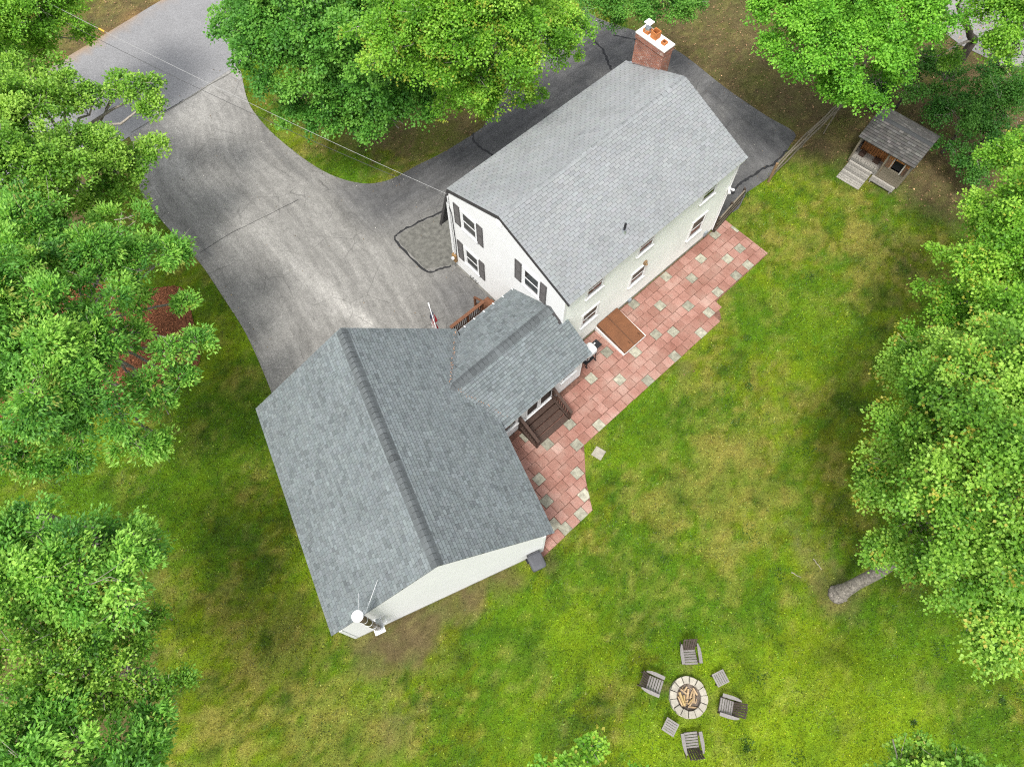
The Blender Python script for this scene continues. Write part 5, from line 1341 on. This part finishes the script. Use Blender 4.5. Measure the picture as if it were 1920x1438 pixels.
# ---------------------------------------------------------------- trees
def leaf_tris(P, D, Nn, size, asp, fold):
    """folded kite leaves: base P, direction D, normal Nn"""
    S = np.cross(D, Nn); S /= np.linalg.norm(S, axis=1, keepdims=True) + 1e-9
    s = size[:, None]
    tip = P + D * s
    mid = P + D * s * 0.42
    l = mid + S * s * asp * 0.5 + Nn * s * fold
    r = mid - S * s * asp * 0.5 + Nn * s * fold
    V = np.stack([P, r, tip, l], 1).reshape(-1, 3)
    n = len(P); i = np.arange(n)[:, None] * 4
    Fc = np.concatenate([i + np.array([[0, 1, 2]]), i + np.array([[0, 2, 3]])], 1).reshape(-1, 3)
    return V, Fc
def unit(v):
    return v / (np.linalg.norm(v, axis=-1, keepdims=True) + 1e-9)
CAMP = np.array([0, 0, 29.5])
def tree(name, label, base, lobes, cols, seed, leaf=.115, asp=.85, sub_r=(.5, .95), dens=1.0, tip=None, tip_p=0, trunk_r=.2, bark='bark', upright=0.0, group=None, per_twig=11, twigs=17, whorl=False, droop=.25, bare=3, cat='tree', fork=.45, lean=None, shrink=.42, lpp=370):
    R = np.random.default_rng(seed)
    base = np.array((base[0], base[1], 0.0))
    L_ = np.array([l[:4] for l in lobes], float)
    L_[:, 3] = np.maximum(L_[:, 3] - shrink, L_[:, 3] * .45)
    t = thing(name, label, cat, tuple(base), 0, group)
    cen = L_[:, :3].mean(0)
    # pads of foliage over the surface of each lobe
    SC_, SR_, SD_, SL_ = [], [], [], []
    for li, (x, y, z, r) in enumerate(L_):
        n = max(5, int(dens * 4.7 * (r / .62) ** 2))
        d = unit(R.normal(size=(n * 3, 3)))
        d = d[d[:, 2] > -.42][:n]
        rad = r * R.uniform(.42, 1.15, len(d)) * (1 + .18 * (R.random(len(d)) < .18))
        c = np.array((x, y, z)) + d * rad[:, None] * np.array((1, 1, .72))
        # a pad deep inside a neighbouring lobe would never be seen
        dd = np.linalg.norm((c[:, None, :] - L_[None, :, :3]) / np.array((1, 1, .75)), axis=2) / L_[None, :, 3]
        dd[:, li] = 9
        ok = dd.min(1) > .55
        ok &= c[:, 2] > .4
        c = c[ok]; d = d[ok]
        SC_.append(c); SD_.append(d); SR_.append(R.uniform(*sub_r, len(c)) * min(1.0, .55 + .45 * r)); SL_.append(np.full(len(c), li))
    SCc = np.concatenate(SC_); SDd = np.concatenate(SD_); SRr = np.concatenate(SR_)
    n = len(SCc)
    tone = R.beta(1.6, 1.6, n)
    # every pad is a dome of leafy sprays; leaves of one spray share its direction and tone
    K = 8
    hd = unit(R.normal(size=(n, K, 3)) * np.array((1, 1, .75)) + SDd[:, None, :] * .55 + np.array((0, 0, .35 + upright)))
    kl = R.uniform(.62, 1.15, (n, K))
    cnt = np.maximum(24, (lpp * (SRr / .65) ** 2).astype(int))
    pi = np.repeat(np.arange(n), cnt)
    ki = R.integers(0, K, len(pi))
    td = hd[pi, ki]
    spread = R.normal(size=(len(pi), 3)) * (.30 if not whorl else .24)
    rr_ = SRr[pi] * kl[pi, ki]
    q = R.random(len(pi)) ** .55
    dr = unit(td + spread)
    off = dr * (rr_ * (.18 + .86 * q))[:, None] * np.array((1.05, 1.05, .66 + .5 * upright))
    off[:, 2] -= droop * (rr_ * q) ** 2
    P = SCc[pi] + off + R.normal(size=(len(pi), 3)) * .03
    side = R.normal(size=P.shape)
    D = unit(dr * (.8 if not whorl else 1.1) + side * .55 + np.array((0, 0, -.15)))
    Nn = unit(np.array((0, 0, .95)) + dr * .45 + R.normal(size=P.shape) * .30)
    Nn = unit(Nn - D * (Nn * D).sum(1, keepdims=True))
    skt = R.normal(0, .10, (n, K))
    tipm = (q > .80) & ((R.random((n, K)) < tip_p)[pi, ki])
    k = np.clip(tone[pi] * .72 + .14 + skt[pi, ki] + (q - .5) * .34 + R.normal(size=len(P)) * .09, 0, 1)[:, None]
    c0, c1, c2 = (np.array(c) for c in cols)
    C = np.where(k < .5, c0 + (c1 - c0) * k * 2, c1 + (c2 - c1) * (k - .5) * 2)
    C = C * R.uniform(.9, 1.12, (len(P), 1))
    if tip is not None: C[tipm] = C[tipm] * .35 + .65 * np.array(tip) * R.uniform(.8, 1.2, (tipm.sum(), 1))
    sz = leaf * .90 * R.uniform(.6, 1.25, len(P))
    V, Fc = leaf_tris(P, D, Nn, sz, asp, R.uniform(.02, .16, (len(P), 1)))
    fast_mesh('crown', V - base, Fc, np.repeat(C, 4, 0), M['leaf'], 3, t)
    # trunk, limbs and twigs
    zlow = min(l[2] - l[3] * .5 for l in L_)
    top = np.array((cen[0] * .8 + base[0] * .2, cen[1] * .8 + base[1] * .2, cen[2] * .95 + .3))
    if lean is not None: fk = base + np.array(lean)
    else: fk = np.array((base[0], base[1], max(1.2, zlow * fork + .4)))
    m = MB(); m.F = WF
    rt = trunk_r
    def wob(a, b, nn, amp):
        return [a + (b - a) * q + R.normal(size=3) * amp * math.sin(math.pi * q) for q in np.linspace(0, 1, nn)]
    tp = [base + np.array((0, 0, -.1)), base + np.array((0, 0, .12)), base + (fk - base) * .12 + np.array((0, 0, .1))] + wob(base + (fk - base) * .25, fk, 4, .03)
    m.tube(tp, [rt * 1.75, rt * 1.45, rt * 1.12, rt, rt * .96, rt * .93, rt * .9], 12)
    m.tube(wob(fk, top, 6, .10), np.linspace(rt * .85, rt * .22, 6), 8)
    for q in range(6):
        a_r = q * 1.05 + R.uniform(-.3, .3); dv = np.array((math.cos(a_r), math.sin(a_r), 0)); ll = R.uniform(.1, .5) * rt
        m.tube([base + dv * rt * .5 + np.array((0, 0, .30)), base + dv * (rt * 1.25) + np.array((0, 0, .10)), base + dv * (rt + ll) + np.array((0, 0, -.04))], [rt * .55, rt * .5, rt * .3], 8)
    m.build('trunk', M[bark], t, smooth=True)
    m = MB()
    for (x, y, z, r) in L_:
        c = np.array((x, y, z - r * .25)); q = R.uniform(.1, .75); a = fk + (top - fk) * q
        if a[2] > c[2]: a = fk
        m.tube(wob(a, c, 6, .12), np.linspace(rt * .38, rt * .12, 6), 6)
        for _ in range(4):
            e = c + unit(R.normal(size=3) + np.array((0, 0, .5))) * r * .8
            m.tube(wob(c + (a - c) * R.uniform(0, .3), e, 4, .08), np.linspace(rt * .11, rt * .04, 4), 5)
    # bare grey twigs that show between the leaves
    for i in R.choice(n, min(n, bare * len(L_)), replace=False):
        e = SCc[i] + SDd[i] * SRr[i] * .4 + np.array((0, 0, .10)); s_ = SCc[i] - SDd[i] * SRr[i] * 1.0 + R.normal(size=3) * .12
        m.tube(wob(s_, e, 4, .06), [.022, .016, .011, .006], 4)
        for _ in range(2): m.tube(wob(s_ + (e - s_) * R.uniform(.3, .6), e + R.normal(size=3) * .3, 3, .03), [.011, .008, .004], 4)
    m.build('branches', M['twig'], t, smooth=True, recalc=False, kind='stuff')
    return len(P)
G_MAPLE = ((.040, .130, .012), (.160, .340, .034), (.340, .530, .080))
G_YEL = ((.055, .165, .011), (.150, .350, .026), (.320, .530, .060))
G_DARK = ((.032, .125, .017), (.092, .265, .034), (.190, .400, .058))
G_OAK = ((.042, .150, .024), (.150, .370, .048), (.335, .560, .088))
G_SOFT = ((.040, .135, .014), (.155, .335, .036), (.340, .520, .075))
G_BUSH = ((.024, .105, .013), (.062, .190, .026), (.125, .290, .045))
G_BRIGHT = ((.040, .150, .012), (.140, .370, .028), (.270, .540, .055))
NL = 0
NL += tree('maple_tree', 'tall maple with orange leaf tips on a leaning grey trunk right of the lawn', (13.05, 4.0),
     [(15.16, 9.77, 9.00, 2.3), (14.20, 8.15, 8.00, 2.1), (12.86, 7.21, 7.00, 1.5), (13.33, 5.31, 10.00, 2.6), (13.04, 5.06, 7.50, 1.6), (13.78, 3.06, 8.50, 2.0), (14.43, 7.36, 10.50, 2.6), (14.49, 10.72, 7.00, 1.5), (13.90, 2.13, 7.50, 1.3), (14.77, 5.48, 11.00, 3.0), (15.11, 2.55, 9.00, 2.2), (15.21, 1.73, 7.00, 0.9), (12.45, 4.96, 6.80, 1.0), (12.07, 6.54, 6.50, 0.8), (12.06, 4.57, 6.20, 0.7)],
     G_MAPLE, 101, leaf=.115, tip=(.44, .31, .05), tip_p=.10, trunk_r=.235, lean=(1.0, .9, 5.2))
NL += tree('maple_tree', 'yellow green maple at the right edge above the big maple', (22.5, 15.5),
     [(20.13, 19.59, 7.50, 1.4), (18.77, 17.38, 6.50, 1.3), (18.79, 16.13, 8.00, 1.8), (16.74, 14.50, 6.00, 1.1), (17.34, 13.99, 7.00, 1.9), (15.76, 12.98, 6.00, 1.0), (17.43, 12.64, 8.50, 2.2), (19.16, 15.15, 9.00, 2.8)],
     G_YEL, 102, leaf=.115, tip=(.44, .36, .05), tip_p=.08, trunk_r=.2)
NL += tree('maple_tree', 'bright green maple overhanging the split rail fence', (20.6, 31.6),
     [(12.14, 28.40, 7.50, 2.2), (13.41, 26.24, 7.50, 2.0), (15.28, 25.75, 7.50, 2.1), (14.85, 25.02, 6.30, 1.3), (16.90, 27.42, 8.00, 2.3), (13.69, 27.44, 8.50, 2.4), (14.36, 26.17, 6.00, 1.1), (16.39, 25.51, 6.00, 1.0), (15.60, 30.18, 8.00, 2.6)],
     G_BRIGHT, 103, leaf=.12, trunk_r=.22, bark='bark_dark')
NL += tree('maple_tree', 'pale yellow green tree in the far right corner by the gravel road', (27.5, 33.5),
     [(20.33, 25.83, 9.00, 1.5), (20.19, 23.85, 9.00, 1.2), (20.17, 26.95, 8.50, 1.1), (20.00, 24.74, 8.50, 0.8), (21.35, 24.90, 9.50, 2.2), (20.86, 28.10, 9.00, 1.8)],
     G_YEL, 104, leaf=.11, trunk_r=.22, bark='bark_dark', dens=.85)
NL += tree('oak_tree', 'dark trunked tree standing before the pale gravel road', (24.6, 32.2),
     [(18.42, 28.44, 8.00, 1.3), (19.56, 28.96, 8.50, 1.7), (19.27, 28.55, 6.00, 1.1), (20.39, 28.33, 5.00, 1.1)], G_MAPLE, 105, leaf=.11, trunk_r=.24, bark='bark_dark', dens=.7)
for k, (lb, L_, sd) in enumerate((('dark leafy shrub close behind the playhouse roof', [(20.44, 29.07, 2.20, 1.3), (22.18, 30.06, 2.50, 1.3), (20.92, 30.68, 2.80, 1.2)], 111), ('broad dark shrub at the right end of the playhouse', [(22.57, 27.05, 2.40, 1.4), (23.73, 28.25, 2.80, 1.4), (22.21, 25.35, 1.80, 1.0), (22.19, 28.33, 2.20, 1.1), (23.62, 26.56, 2.00, 1.2), (23.19, 24.94, 1.30, 0.8)], 112),
                              ('dark shrub at the right edge above the yellow green maple', [(24.32, 26.97, 3.00, 1.4), (25.25, 28.33, 3.40, 1.5), (23.65, 25.67, 2.20, 1.1), (24.36, 25.31, 2.40, 1.2)], 113), ('low shrub between the fence end and the playhouse', [(19.46, 29.85, 2.00, 0.8), (20.26, 30.56, 2.40, 1.0), (19.46, 29.16, 1.40, 0.6)], 114), ('small sparse shrub at the far side of the lawn below the playhouse bushes', [(23.42, 24.00, 1.40, 0.8), (24.15, 24.66, 1.80, 0.9)], 115))):
    b = np.mean(np.array(L_)[:, :2], 0)
    NL += tree('shrub', lb, tuple(b), L_, G_BUSH, sd, leaf=.11, trunk_r=.06, bark='bark_dark', dens=.9, bare=2, cat='shrub', fork=.2, group='shrubs round the playhouse')
NL += tree('maple_tree', 'dark green maple on the island beside the drive', (-8.5, 30.8),
     [(-10.27, 26.89, 7.50, 2.2), (-12.45, 28.98, 6.50, 1.4), (-7.88, 26.46, 8.50, 2.5), (-9.21, 25.61, 6.50, 1.8), (-7.76, 25.39, 5.50, 1.7), (-6.23, 24.94, 5.00, 1.5), (-4.60, 25.23, 5.50, 1.6), (-11.93, 27.40, 5.50, 1.2), (-6.18, 25.43, 7.50, 2.0), (-9.03, 27.77, 9.00, 2.6), (-8.67, 24.95, 4.50, 1.2), (-5.50, 24.92, 4.20, 0.9), (-10.27, 25.47, 4.80, 1.0), (-7.46, 24.59, 4.20, 0.8)],
     G_DARK, 121, leaf=.14, trunk_r=.24)
NL += tree('maple_tree', 'tall yellow green maple over the side drive behind the house', (-.5, 33.0),
     [(-4.64, 23.69, 10.00, 1.6), (-2.34, 23.80, 10.50, 2.3), (-0.32, 24.00, 9.50, 2.0), (1.12, 25.98, 8.50, 1.8), (-1.77, 23.94, 8.00, 1.7), (-0.11, 24.11, 7.00, 1.5), (2.11, 26.01, 7.00, 1.0), (-4.87, 22.84, 9.50, 1.0), (-2.76, 23.41, 9.00, 1.4), (-1.17, 23.76, 6.00, 0.9), (0.71, 24.65, 6.20, 0.9), (1.84, 27.09, 8.00, 1.4), (-1.23, 25.36, 11.00, 2.6), (-2.50, 23.81, 7.00, 1.0), (-3.30, 23.69, 10.00, 1.4)],
     G_YEL, 122, leaf=.115, tip=(.34, .30, .04), tip_p=.10, trunk_r=.24, bare=6)
NL += tree('ash_tree', 'small dark tree at the top edge behind the chimney', (8.5, 39.6),
     [(4.25, 31.82, 5.00, 1.5), (5.87, 32.21, 5.00, 1.5), (7.57, 31.82, 5.00, 1.6), (8.90, 32.08, 4.50, 1.0), (5.18, 31.82, 4.00, 0.9), (3.09, 30.43, 5.50, 1.0)], G_DARK, 123, leaf=.15, asp=.45, trunk_r=.16, bark='bark_dark')
NL += tree('maple_tree', 'green maple reaching over the drive mouth at the left', (-21.8, 23.5),
     [(-16.74, 23.96, 7.00, 1.0), (-15.74, 24.11, 7.00, 0.75), (-17.80, 23.20, 7.00, 1.1), (-19.05, 23.66, 7.00, 1.2), (-19.78, 22.10, 7.50, 1.7), (-17.76, 20.77, 6.80, 1.7), (-18.40, 18.62, 8.00, 2.0), (-16.65, 20.35, 6.00, 1.2), (-15.35, 21.65, 6.00, 0.55), (-17.04, 19.33, 5.20, 1.4), (-21.06, 23.88, 7.50, 1.6), (-18.23, 18.56, 6.50, 1.5), (-15.88, 20.92, 6.00, 0.7), (-20.53, 20.01, 8.50, 2.6), (-15.42, 23.31, 6.60, 0.5)],
     G_MAPLE, 131, leaf=.12, trunk_r=.24, bare=4)
NL += tree('birch_tree', 'yellow green tree in the top left corner beyond the road', (-29.5, 32.0),
     [(-21.87, 27.89, 7.50, 1.8), (-20.55, 28.53, 7.00, 1.4), (-22.56, 27.26, 6.50, 1.2), (-21.32, 27.60, 6.50, 0.9), (-20.05, 28.20, 6.00, 0.7), (-21.31, 29.12, 8.00, 2.2), (-22.62, 26.44, 8.00, 2.0), (-22.68, 26.17, 6.00, 0.9)], G_YEL, 132, leaf=.11, trunk_r=.18, bare=4)
NL += tree('oak_tree', 'broad oak over the red mulch bed at the left', (-19.0, 14.6),
     [(-17.49, 15.75, 8.50, 1.7), (-16.51, 12.75, 9.00, 1.9), (-15.57, 14.26, 8.00, 1.7), (-13.84, 15.17, 7.00, 1.25), (-13.06, 15.92, 6.60, 0.9), (-14.14, 11.87, 8.00, 1.4), (-14.86, 10.79, 8.50, 1.8), (-15.49, 8.84, 9.00, 2.0), (-13.65, 9.08, 8.00, 1.4), (-11.97, 11.24, 7.00, 0.8), (-11.52, 11.98, 6.60, 0.45), (-12.68, 10.11, 7.00, 0.9), (-14.50, 8.14, 7.00, 1.1), (-12.84, 8.04, 6.50, 0.9), (-15.90, 7.87, 7.50, 1.2), (-12.15, 9.61, 6.50, 0.6), (-13.90, 13.78, 6.60, 0.55), (-13.67, 12.10, 6.80, 0.6), (-12.65, 14.14, 5.80, 0.3), (-14.40, 13.37, 8.00, 1.0), (-17.33, 10.73, 9.00, 2.4), (-15.36, 17.25, 6.50, 1.1), (-12.28, 8.21, 6.00, 0.5), (-11.77, 10.54, 6.50, 0.5)],
     G_OAK, 141, leaf=.17, asp=.42, whorl=True, tip=(.30, .27, .06), tip_p=.06, trunk_r=.26, bare=3, per_twig=11)
NL += tree('oak_tree', 'round headed oak in the lower left corner of the lawn', (-17.0, 6.2),
     [(-13.61, 4.15, 9.50, 1.2), (-12.27, 4.25, 9.00, 1.0), (-11.70, 3.15, 9.80, 1.4), (-10.81, 3.57, 9.00, 0.9), (-10.90, 2.62, 9.00, 0.9), (-10.67, 4.45, 8.40, 0.45), (-13.12, 2.98, 10.00, 1.5), (-11.86, 4.57, 8.60, 0.7), (-14.44, 3.12, 10.00, 1.8), (-10.97, 4.10, 8.60, 0.6)],
     G_OAK, 142, leaf=.15, asp=.5, whorl=True, trunk_r=.22)
NL += tree('pear_tree', 'tree of upright leafy plumes at the lower left edge', (-15.0, 1.5),
     [(-13.17, 1.99, 9.00, 1.1), (-11.64, 1.71, 9.00, 1.1), (-10.72, 1.06, 8.50, 0.9), (-11.86, 0.76, 9.20, 1.2), (-12.69, 0.36, 9.50, 1.3), (-10.98, 0.25, 8.50, 1.0), (-10.71, 1.91, 7.50, 0.45), (-9.88, 0.47, 7.50, 0.45), (-10.51, 1.37, 8.00, 0.55), (-9.49, 0.58, 7.20, 0.25), (-10.54, 2.32, 7.20, 0.25), (-13.58, 1.24, 10.00, 1.8), (-11.40, -0.27, 8.80, 1.1), (-11.14, 1.80, 8.00, 0.9), (-12.59, 2.55, 9.00, 1.1), (-11.63, 2.19, 8.40, 1.0), (-12.94, 1.17, 9.00, 1.3), (-10.85, -0.34, 8.20, 0.8), (-12.54, -0.14, 8.60, 1.2), (-12.84, 1.50, 7.00, 1.4), (-13.00, 0.27, 7.00, 1.4), (-12.57, 1.37, 9.00, 1.2), (-11.39, 0.99, 8.60, 1.1), (-10.53, 0.39, 8.00, 0.8)],
     G_SOFT, 143, leaf=.105, asp=.66, lpp=520, sub_r=(.4, .7), tip=(.32, .22, .05), tip_p=.05, trunk_r=.18, upright=.9, per_twig=15, droop=0.05)
NL += tree('oak_tree', 'lobed leaf oak in the bottom left corner', (-14.2, -3.0),
     [(-12.58, -0.64, 9.00, 1.2), (-11.11, -1.01, 9.00, 1.2), (-10.11, -1.04, 8.50, 0.9), (-9.84, -0.41, 8.00, 0.5), (-9.61, -1.41, 8.50, 0.7), (-11.88, -1.58, 9.50, 1.4), (-10.22, -1.85, 9.00, 1.2), (-9.72, -1.00, 8.00, 0.45)],
     G_OAK, 144, leaf=.17, asp=.42, whorl=True, trunk_r=.2, per_twig=11)
NL += tree('maple_tree', 'top of a light green maple at the bottom edge of the lawn', (2.2, -4.6),
     [(1.33, -1.34, 9.50, 0.55), (2.01, -1.03, 9.20, 0.3), (0.86, -1.58, 9.50, 0.35), (1.60, -1.87, 10.00, 0.6), (3.18, -1.64, 9.00, 0.15)], G_YEL, 151, leaf=.115, tip=(.36, .24, .04), tip_p=.12, trunk_r=.18, bare=1, sub_r=(.35, .6))
NL += tree('maple_tree', 'top of a green maple at the bottom right edge', (13.0, -5.2),
     [(10.07, -1.53, 8.50, 0.6), (10.94, -1.41, 8.50, 0.4), (11.53, -1.53, 8.50, 0.5), (10.13, -1.97, 9.00, 1.0), (11.70, -1.85, 9.00, 0.8)], G_SOFT, 152, leaf=.115, tip=(.3, .24, .05), tip_p=.06, trunk_r=.18)
print('leaves', NL)

# ---------------------------------------------------------------- grass blades, chips, litter
def scatter(n, x0, x1, y0, y1, seed):
    R = np.random.default_rng(seed)
    return R.uniform(x0, x1, n), R.uniform(y0, y1, n), R
gx, gy, GR_ = scatter(790000, -33, 33, -5, 40, 201)
# the camera's own field of view plus a margin is planted
vis = (np.abs(gx) < 19.8 + (gy + 2.1) * .30 + 3.0)
clear = ~inpoly(gx, gy, DRIVE) & ~inpoly(gx, gy, ROAD) & ~inpoly(gx, gy, GRAVEL) & ~inpoly(gx, gy, MULCH) & ~inpoly(gx, gy, HOUSE_XY) & ~inpoly(gx, gy, BREEZE_XY) & ~inpoly(gx, gy, GARAGE_XY)
inp = inpoly(gx, gy, PATIO)
near_p = np.abs(gx - 8) + np.abs(gy - 14) < 24
pd_ = np.full(len(gx), 9.0); pd_[inp] = line_d(gx[inp], gy[inp], PATIO[:8]); inp &= pd_ > GR_.random(len(gx)) ** 2 * .22
dr_in = inpoly(gx, gy, DRIVE); dd_ = np.full(len(gx), 9.0); dd_[dr_in] = line_d(gx[dr_in], gy[dr_in], DRIVE); clear |= dr_in & (dd_ < GR_.random(len(gx)) ** 3 * .16) & ~inpoly(gx, gy, ROAD)
pr_ = HOUSE_XY
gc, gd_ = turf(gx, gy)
keep = vis & clear & ~inp & (GR_.random(len(gx)) > np.clip(gd_ * 1.15, 0, .93)) & (np.hypot(gx - PITX, gy - PITY) > .74)
gx, gy, gc = gx[keep], gy[keep], gc[keep]
n = len(gx)
az = GR_.uniform(0, 2 * math.pi, n)
tilt = GR_.uniform(.25, 1.25, n)
D = np.stack([np.cos(az) * np.sin(tilt), np.sin(az) * np.sin(tilt), np.cos(tilt)], 1)
S = np.stack([-np.sin(az), np.cos(az), 0 * az], 1)
ln = GR_.uniform(.05, .115, n)[:, None]; wd = GR_.uniform(.012, .024, n)[:, None]
P = np.stack([gx, gy, np.full(n, -.005)], 1)
V = np.stack([P - S * wd, P + S * wd, P + D * ln], 1).reshape(-1, 3)
lum = GR_.lognormal(.12, .50, n)[:, None]
hue = GR_.normal(0, .10, n)[:, None]
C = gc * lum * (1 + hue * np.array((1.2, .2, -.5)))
C = np.clip(C, .004, .5)
g_o = fast_mesh('grass', V, np.arange(3 * n).reshape(-1, 3), np.repeat(C, 3, 0), M['blade'], 3)
tag(g_o, 'short patchy lawn grass of green and dry yellow blades', 'grass', kind='stuff')
# darker weed clumps standing in the lawn
cx, cy, R2 = scatter(46, -16, 20, -2, 26, 203)
ok = ~inpoly(cx, cy, DRIVE) & ~inpoly(cx, cy, PATIO) & ~inpoly(cx, cy, HOUSE_XY) & ~inpoly(cx, cy, GARAGE_XY) & ~inpoly(cx, cy, BREEZE_XY) & ~inpoly(cx, cy, MULCH) & (np.hypot(cx - PITX, cy - PITY) > 1.2)
cx, cy = cx[ok], cy[ok]
cr_ = R2.uniform(.12, .5, len(cx))
k = 60
a = R2.uniform(0, 2 * math.pi, (len(cx), k)); r = cr_[:, None] * np.sqrt(R2.random((len(cx), k))) * R2.uniform(.5, 1.2, (len(cx), k))
P = np.stack([cx[:, None] + r * np.cos(a), cy[:, None] + r * np.sin(a), np.full(r.shape, .0)], -1).reshape(-1, 3)
n = len(P); az = R2.uniform(0, 6.283, n); tilt = R2.uniform(.3, 1.2, n)
D = np.stack([np.cos(az) * np.sin(tilt), np.sin(az) * np.sin(tilt), np.cos(tilt)], 1); S = np.stack([-np.sin(az), np.cos(az), 0 * az], 1)
ln = R2.uniform(.07, .14, n)[:, None]; wd = R2.uniform(.012, .03, n)[:, None]
V = np.stack([P - S * wd, P + S * wd, P + D * ln], 1).reshape(-1, 3)
C = np.array((.040, .088, .010)) * R2.uniform(.6, 1.7, (n, 1))
tag(fast_mesh('weeds', V, np.arange(3 * n).reshape(-1, 3), np.repeat(C, 3, 0), M['blade'], 3), 'dark green clover clumps dotted through the lawn', 'weeds', kind='stuff')
# mulch chips
mx, my, R3 = scatter(30000, -24, -14, 9, 19, 205)
ok = inpoly(mx, my, MULCH); mx, my = mx[ok], my[ok]; n = len(mx)
az = R3.uniform(0, 6.283, n); tl = R3.uniform(-.4, .4, n)
D = np.stack([np.cos(az) * np.cos(tl), np.sin(az) * np.cos(tl), np.sin(tl)], 1); S = np.stack([-np.sin(az), np.cos(az), R3.uniform(-.5, .5, n)], 1)
P = np.stack([mx, my, R3.uniform(.045, .075, n)], 1); ln = R3.uniform(.03, .07, n)[:, None]; wd = R3.uniform(.008, .018, n)[:, None]
V = np.stack([P - D * ln - S * wd, P + D * ln - S * wd, P + D * ln + S * wd, P - D * ln + S * wd], 1).reshape(-1, 3)
C = np.array((.185, .072, .034)) * R3.lognormal(0, .38, (n, 1))
tag(fast_mesh('mulch_chips', V, np.arange(4 * n).reshape(-1, 4), np.repeat(C, 4, 0), M['chip'], 4), 'reddish brown wood chips covering the bed under the oak', 'mulch', kind='stuff')
# fallen leaves on the bare woodland floor and along the road edge
lx, ly, R4 = scatter(90000, -32, 32, -4, 42, 207)
_, ld_ = turf(lx, ly)
ok = (R4.random(len(lx)) < np.clip(ld_ - .25, 0, .55)) & ~inpoly(lx, ly, DRIVE) & ~inpoly(lx, ly, ROAD) & ~inpoly(lx, ly, PATIO) & ~inpoly(lx, ly, HOUSE_XY) & ~inpoly(lx, ly, GARAGE_XY) & (ly > 9)
lx, ly = lx[ok], ly[ok]; n = len(lx)
az = R4.uniform(0, 6.283, n); tl = R4.uniform(-.4, .5, n)
D = np.stack([np.cos(az) * np.cos(tl), np.sin(az) * np.cos(tl), np.sin(tl)], 1); Nn = unit(np.stack([R4.normal(0, .3, n), R4.normal(0, .3, n), np.ones(n)], 1)); Nn = unit(Nn - D * (Nn * D).sum(1, keepdims=True))
V, Fc = leaf_tris(np.stack([lx, ly, R4.uniform(.02, .05, n)], 1), D, Nn, R4.uniform(.05, .12, n), .7, R4.uniform(.02, .2, (n, 1)))
C = np.array((.20, .125, .066)) * R4.lognormal(0, .4, (n, 1))
tag(fast_mesh('leaf_litter', V, Fc, np.repeat(C, 4, 0), M['litter'], 3), 'dry brown fallen leaves on the bare ground under the trees', 'leaf litter', kind='stuff')
# bits of leaf in the roof valleys
vals = []
R5 = np.random.default_rng(209)
for (A, B, nn) in ((fr(GF, (14.0, 3.78, 3.05)), fr(HF, (us_[0] + .05, BR - .12, BRZ + .03)), 90), (fr(HF, (us_[0] + .2, BR + .25, BRZ - .05)), fr(HF, (7.0, BB - .15, BEZ + .12)), 40)):
    t = R5.random(nn)[:, None]; t = t ** 1.3
    vals.append(A + (B - A) * t + R5.normal(0, .03, (nn, 3)) + np.array((0, 0, .05)))
P = np.concatenate(vals); n = len(P)
az = R5.uniform(0, 6.283, n); D = np.stack([np.cos(az), np.sin(az), R5.uniform(-.3, .3, n)], 1); Nn = unit(np.stack([R5.normal(0, .3, n), R5.normal(0, .3, n), np.ones(n)], 1)); Nn = unit(Nn - D * (Nn * D).sum(1, keepdims=True))
V, Fc = leaf_tris(P, D, Nn, R5.uniform(.02, .06, n), .7, R5.uniform(.02, .2, (n, 1)))
C = np.array((.26, .15, .09)) * R5.lognormal(0, .35, (n, 1))
tag(fast_mesh('valley_litter', V, Fc, np.repeat(C, 4, 0), M['litter'], 3), 'small dry leaves caught in the roof valleys of the breezeway', 'leaf litter', kind='stuff')

# leaf bits and crumbs lying on the asphalt
dx, dy, R6 = scatter(5200, -21, 16, 13, 37, 211)
dd2 = line_d(dx, dy, DRIVE)
ok = inpoly(dx, dy, DRIVE) & ((dd2 < .35 * R6.random(len(dx)) ** .5 * 2) | (R6.random(len(dx)) < .10))
dx, dy = dx[ok], dy[ok]; n = len(dx)
az = R6.uniform(0, 6.283, n); D = np.stack([np.cos(az), np.sin(az), R6.uniform(-.1, .3, n)], 1); Nn = unit(np.stack([R6.normal(0, .3, n), R6.normal(0, .3, n), np.ones(n)], 1)); Nn = unit(Nn - D * (Nn * D).sum(1, keepdims=True))
V, Fc = leaf_tris(np.stack([dx, dy, np.full(n, .045)], 1), D, Nn, R6.uniform(.025, .075, n), .7, R6.uniform(.02, .2, (n, 1)))
C = np.where(R6.random((n, 1)) < .25, np.array((.5, .48, .42)), np.array((.17, .12, .065))) * R6.lognormal(0, .3, (n, 1))
tag(fast_mesh('drive_litter', V, Fc, np.repeat(C, 4, 0), M['litter'], 3), 'scattered leaf bits and crumbs on the asphalt drive', 'leaf litter', kind='stuff')
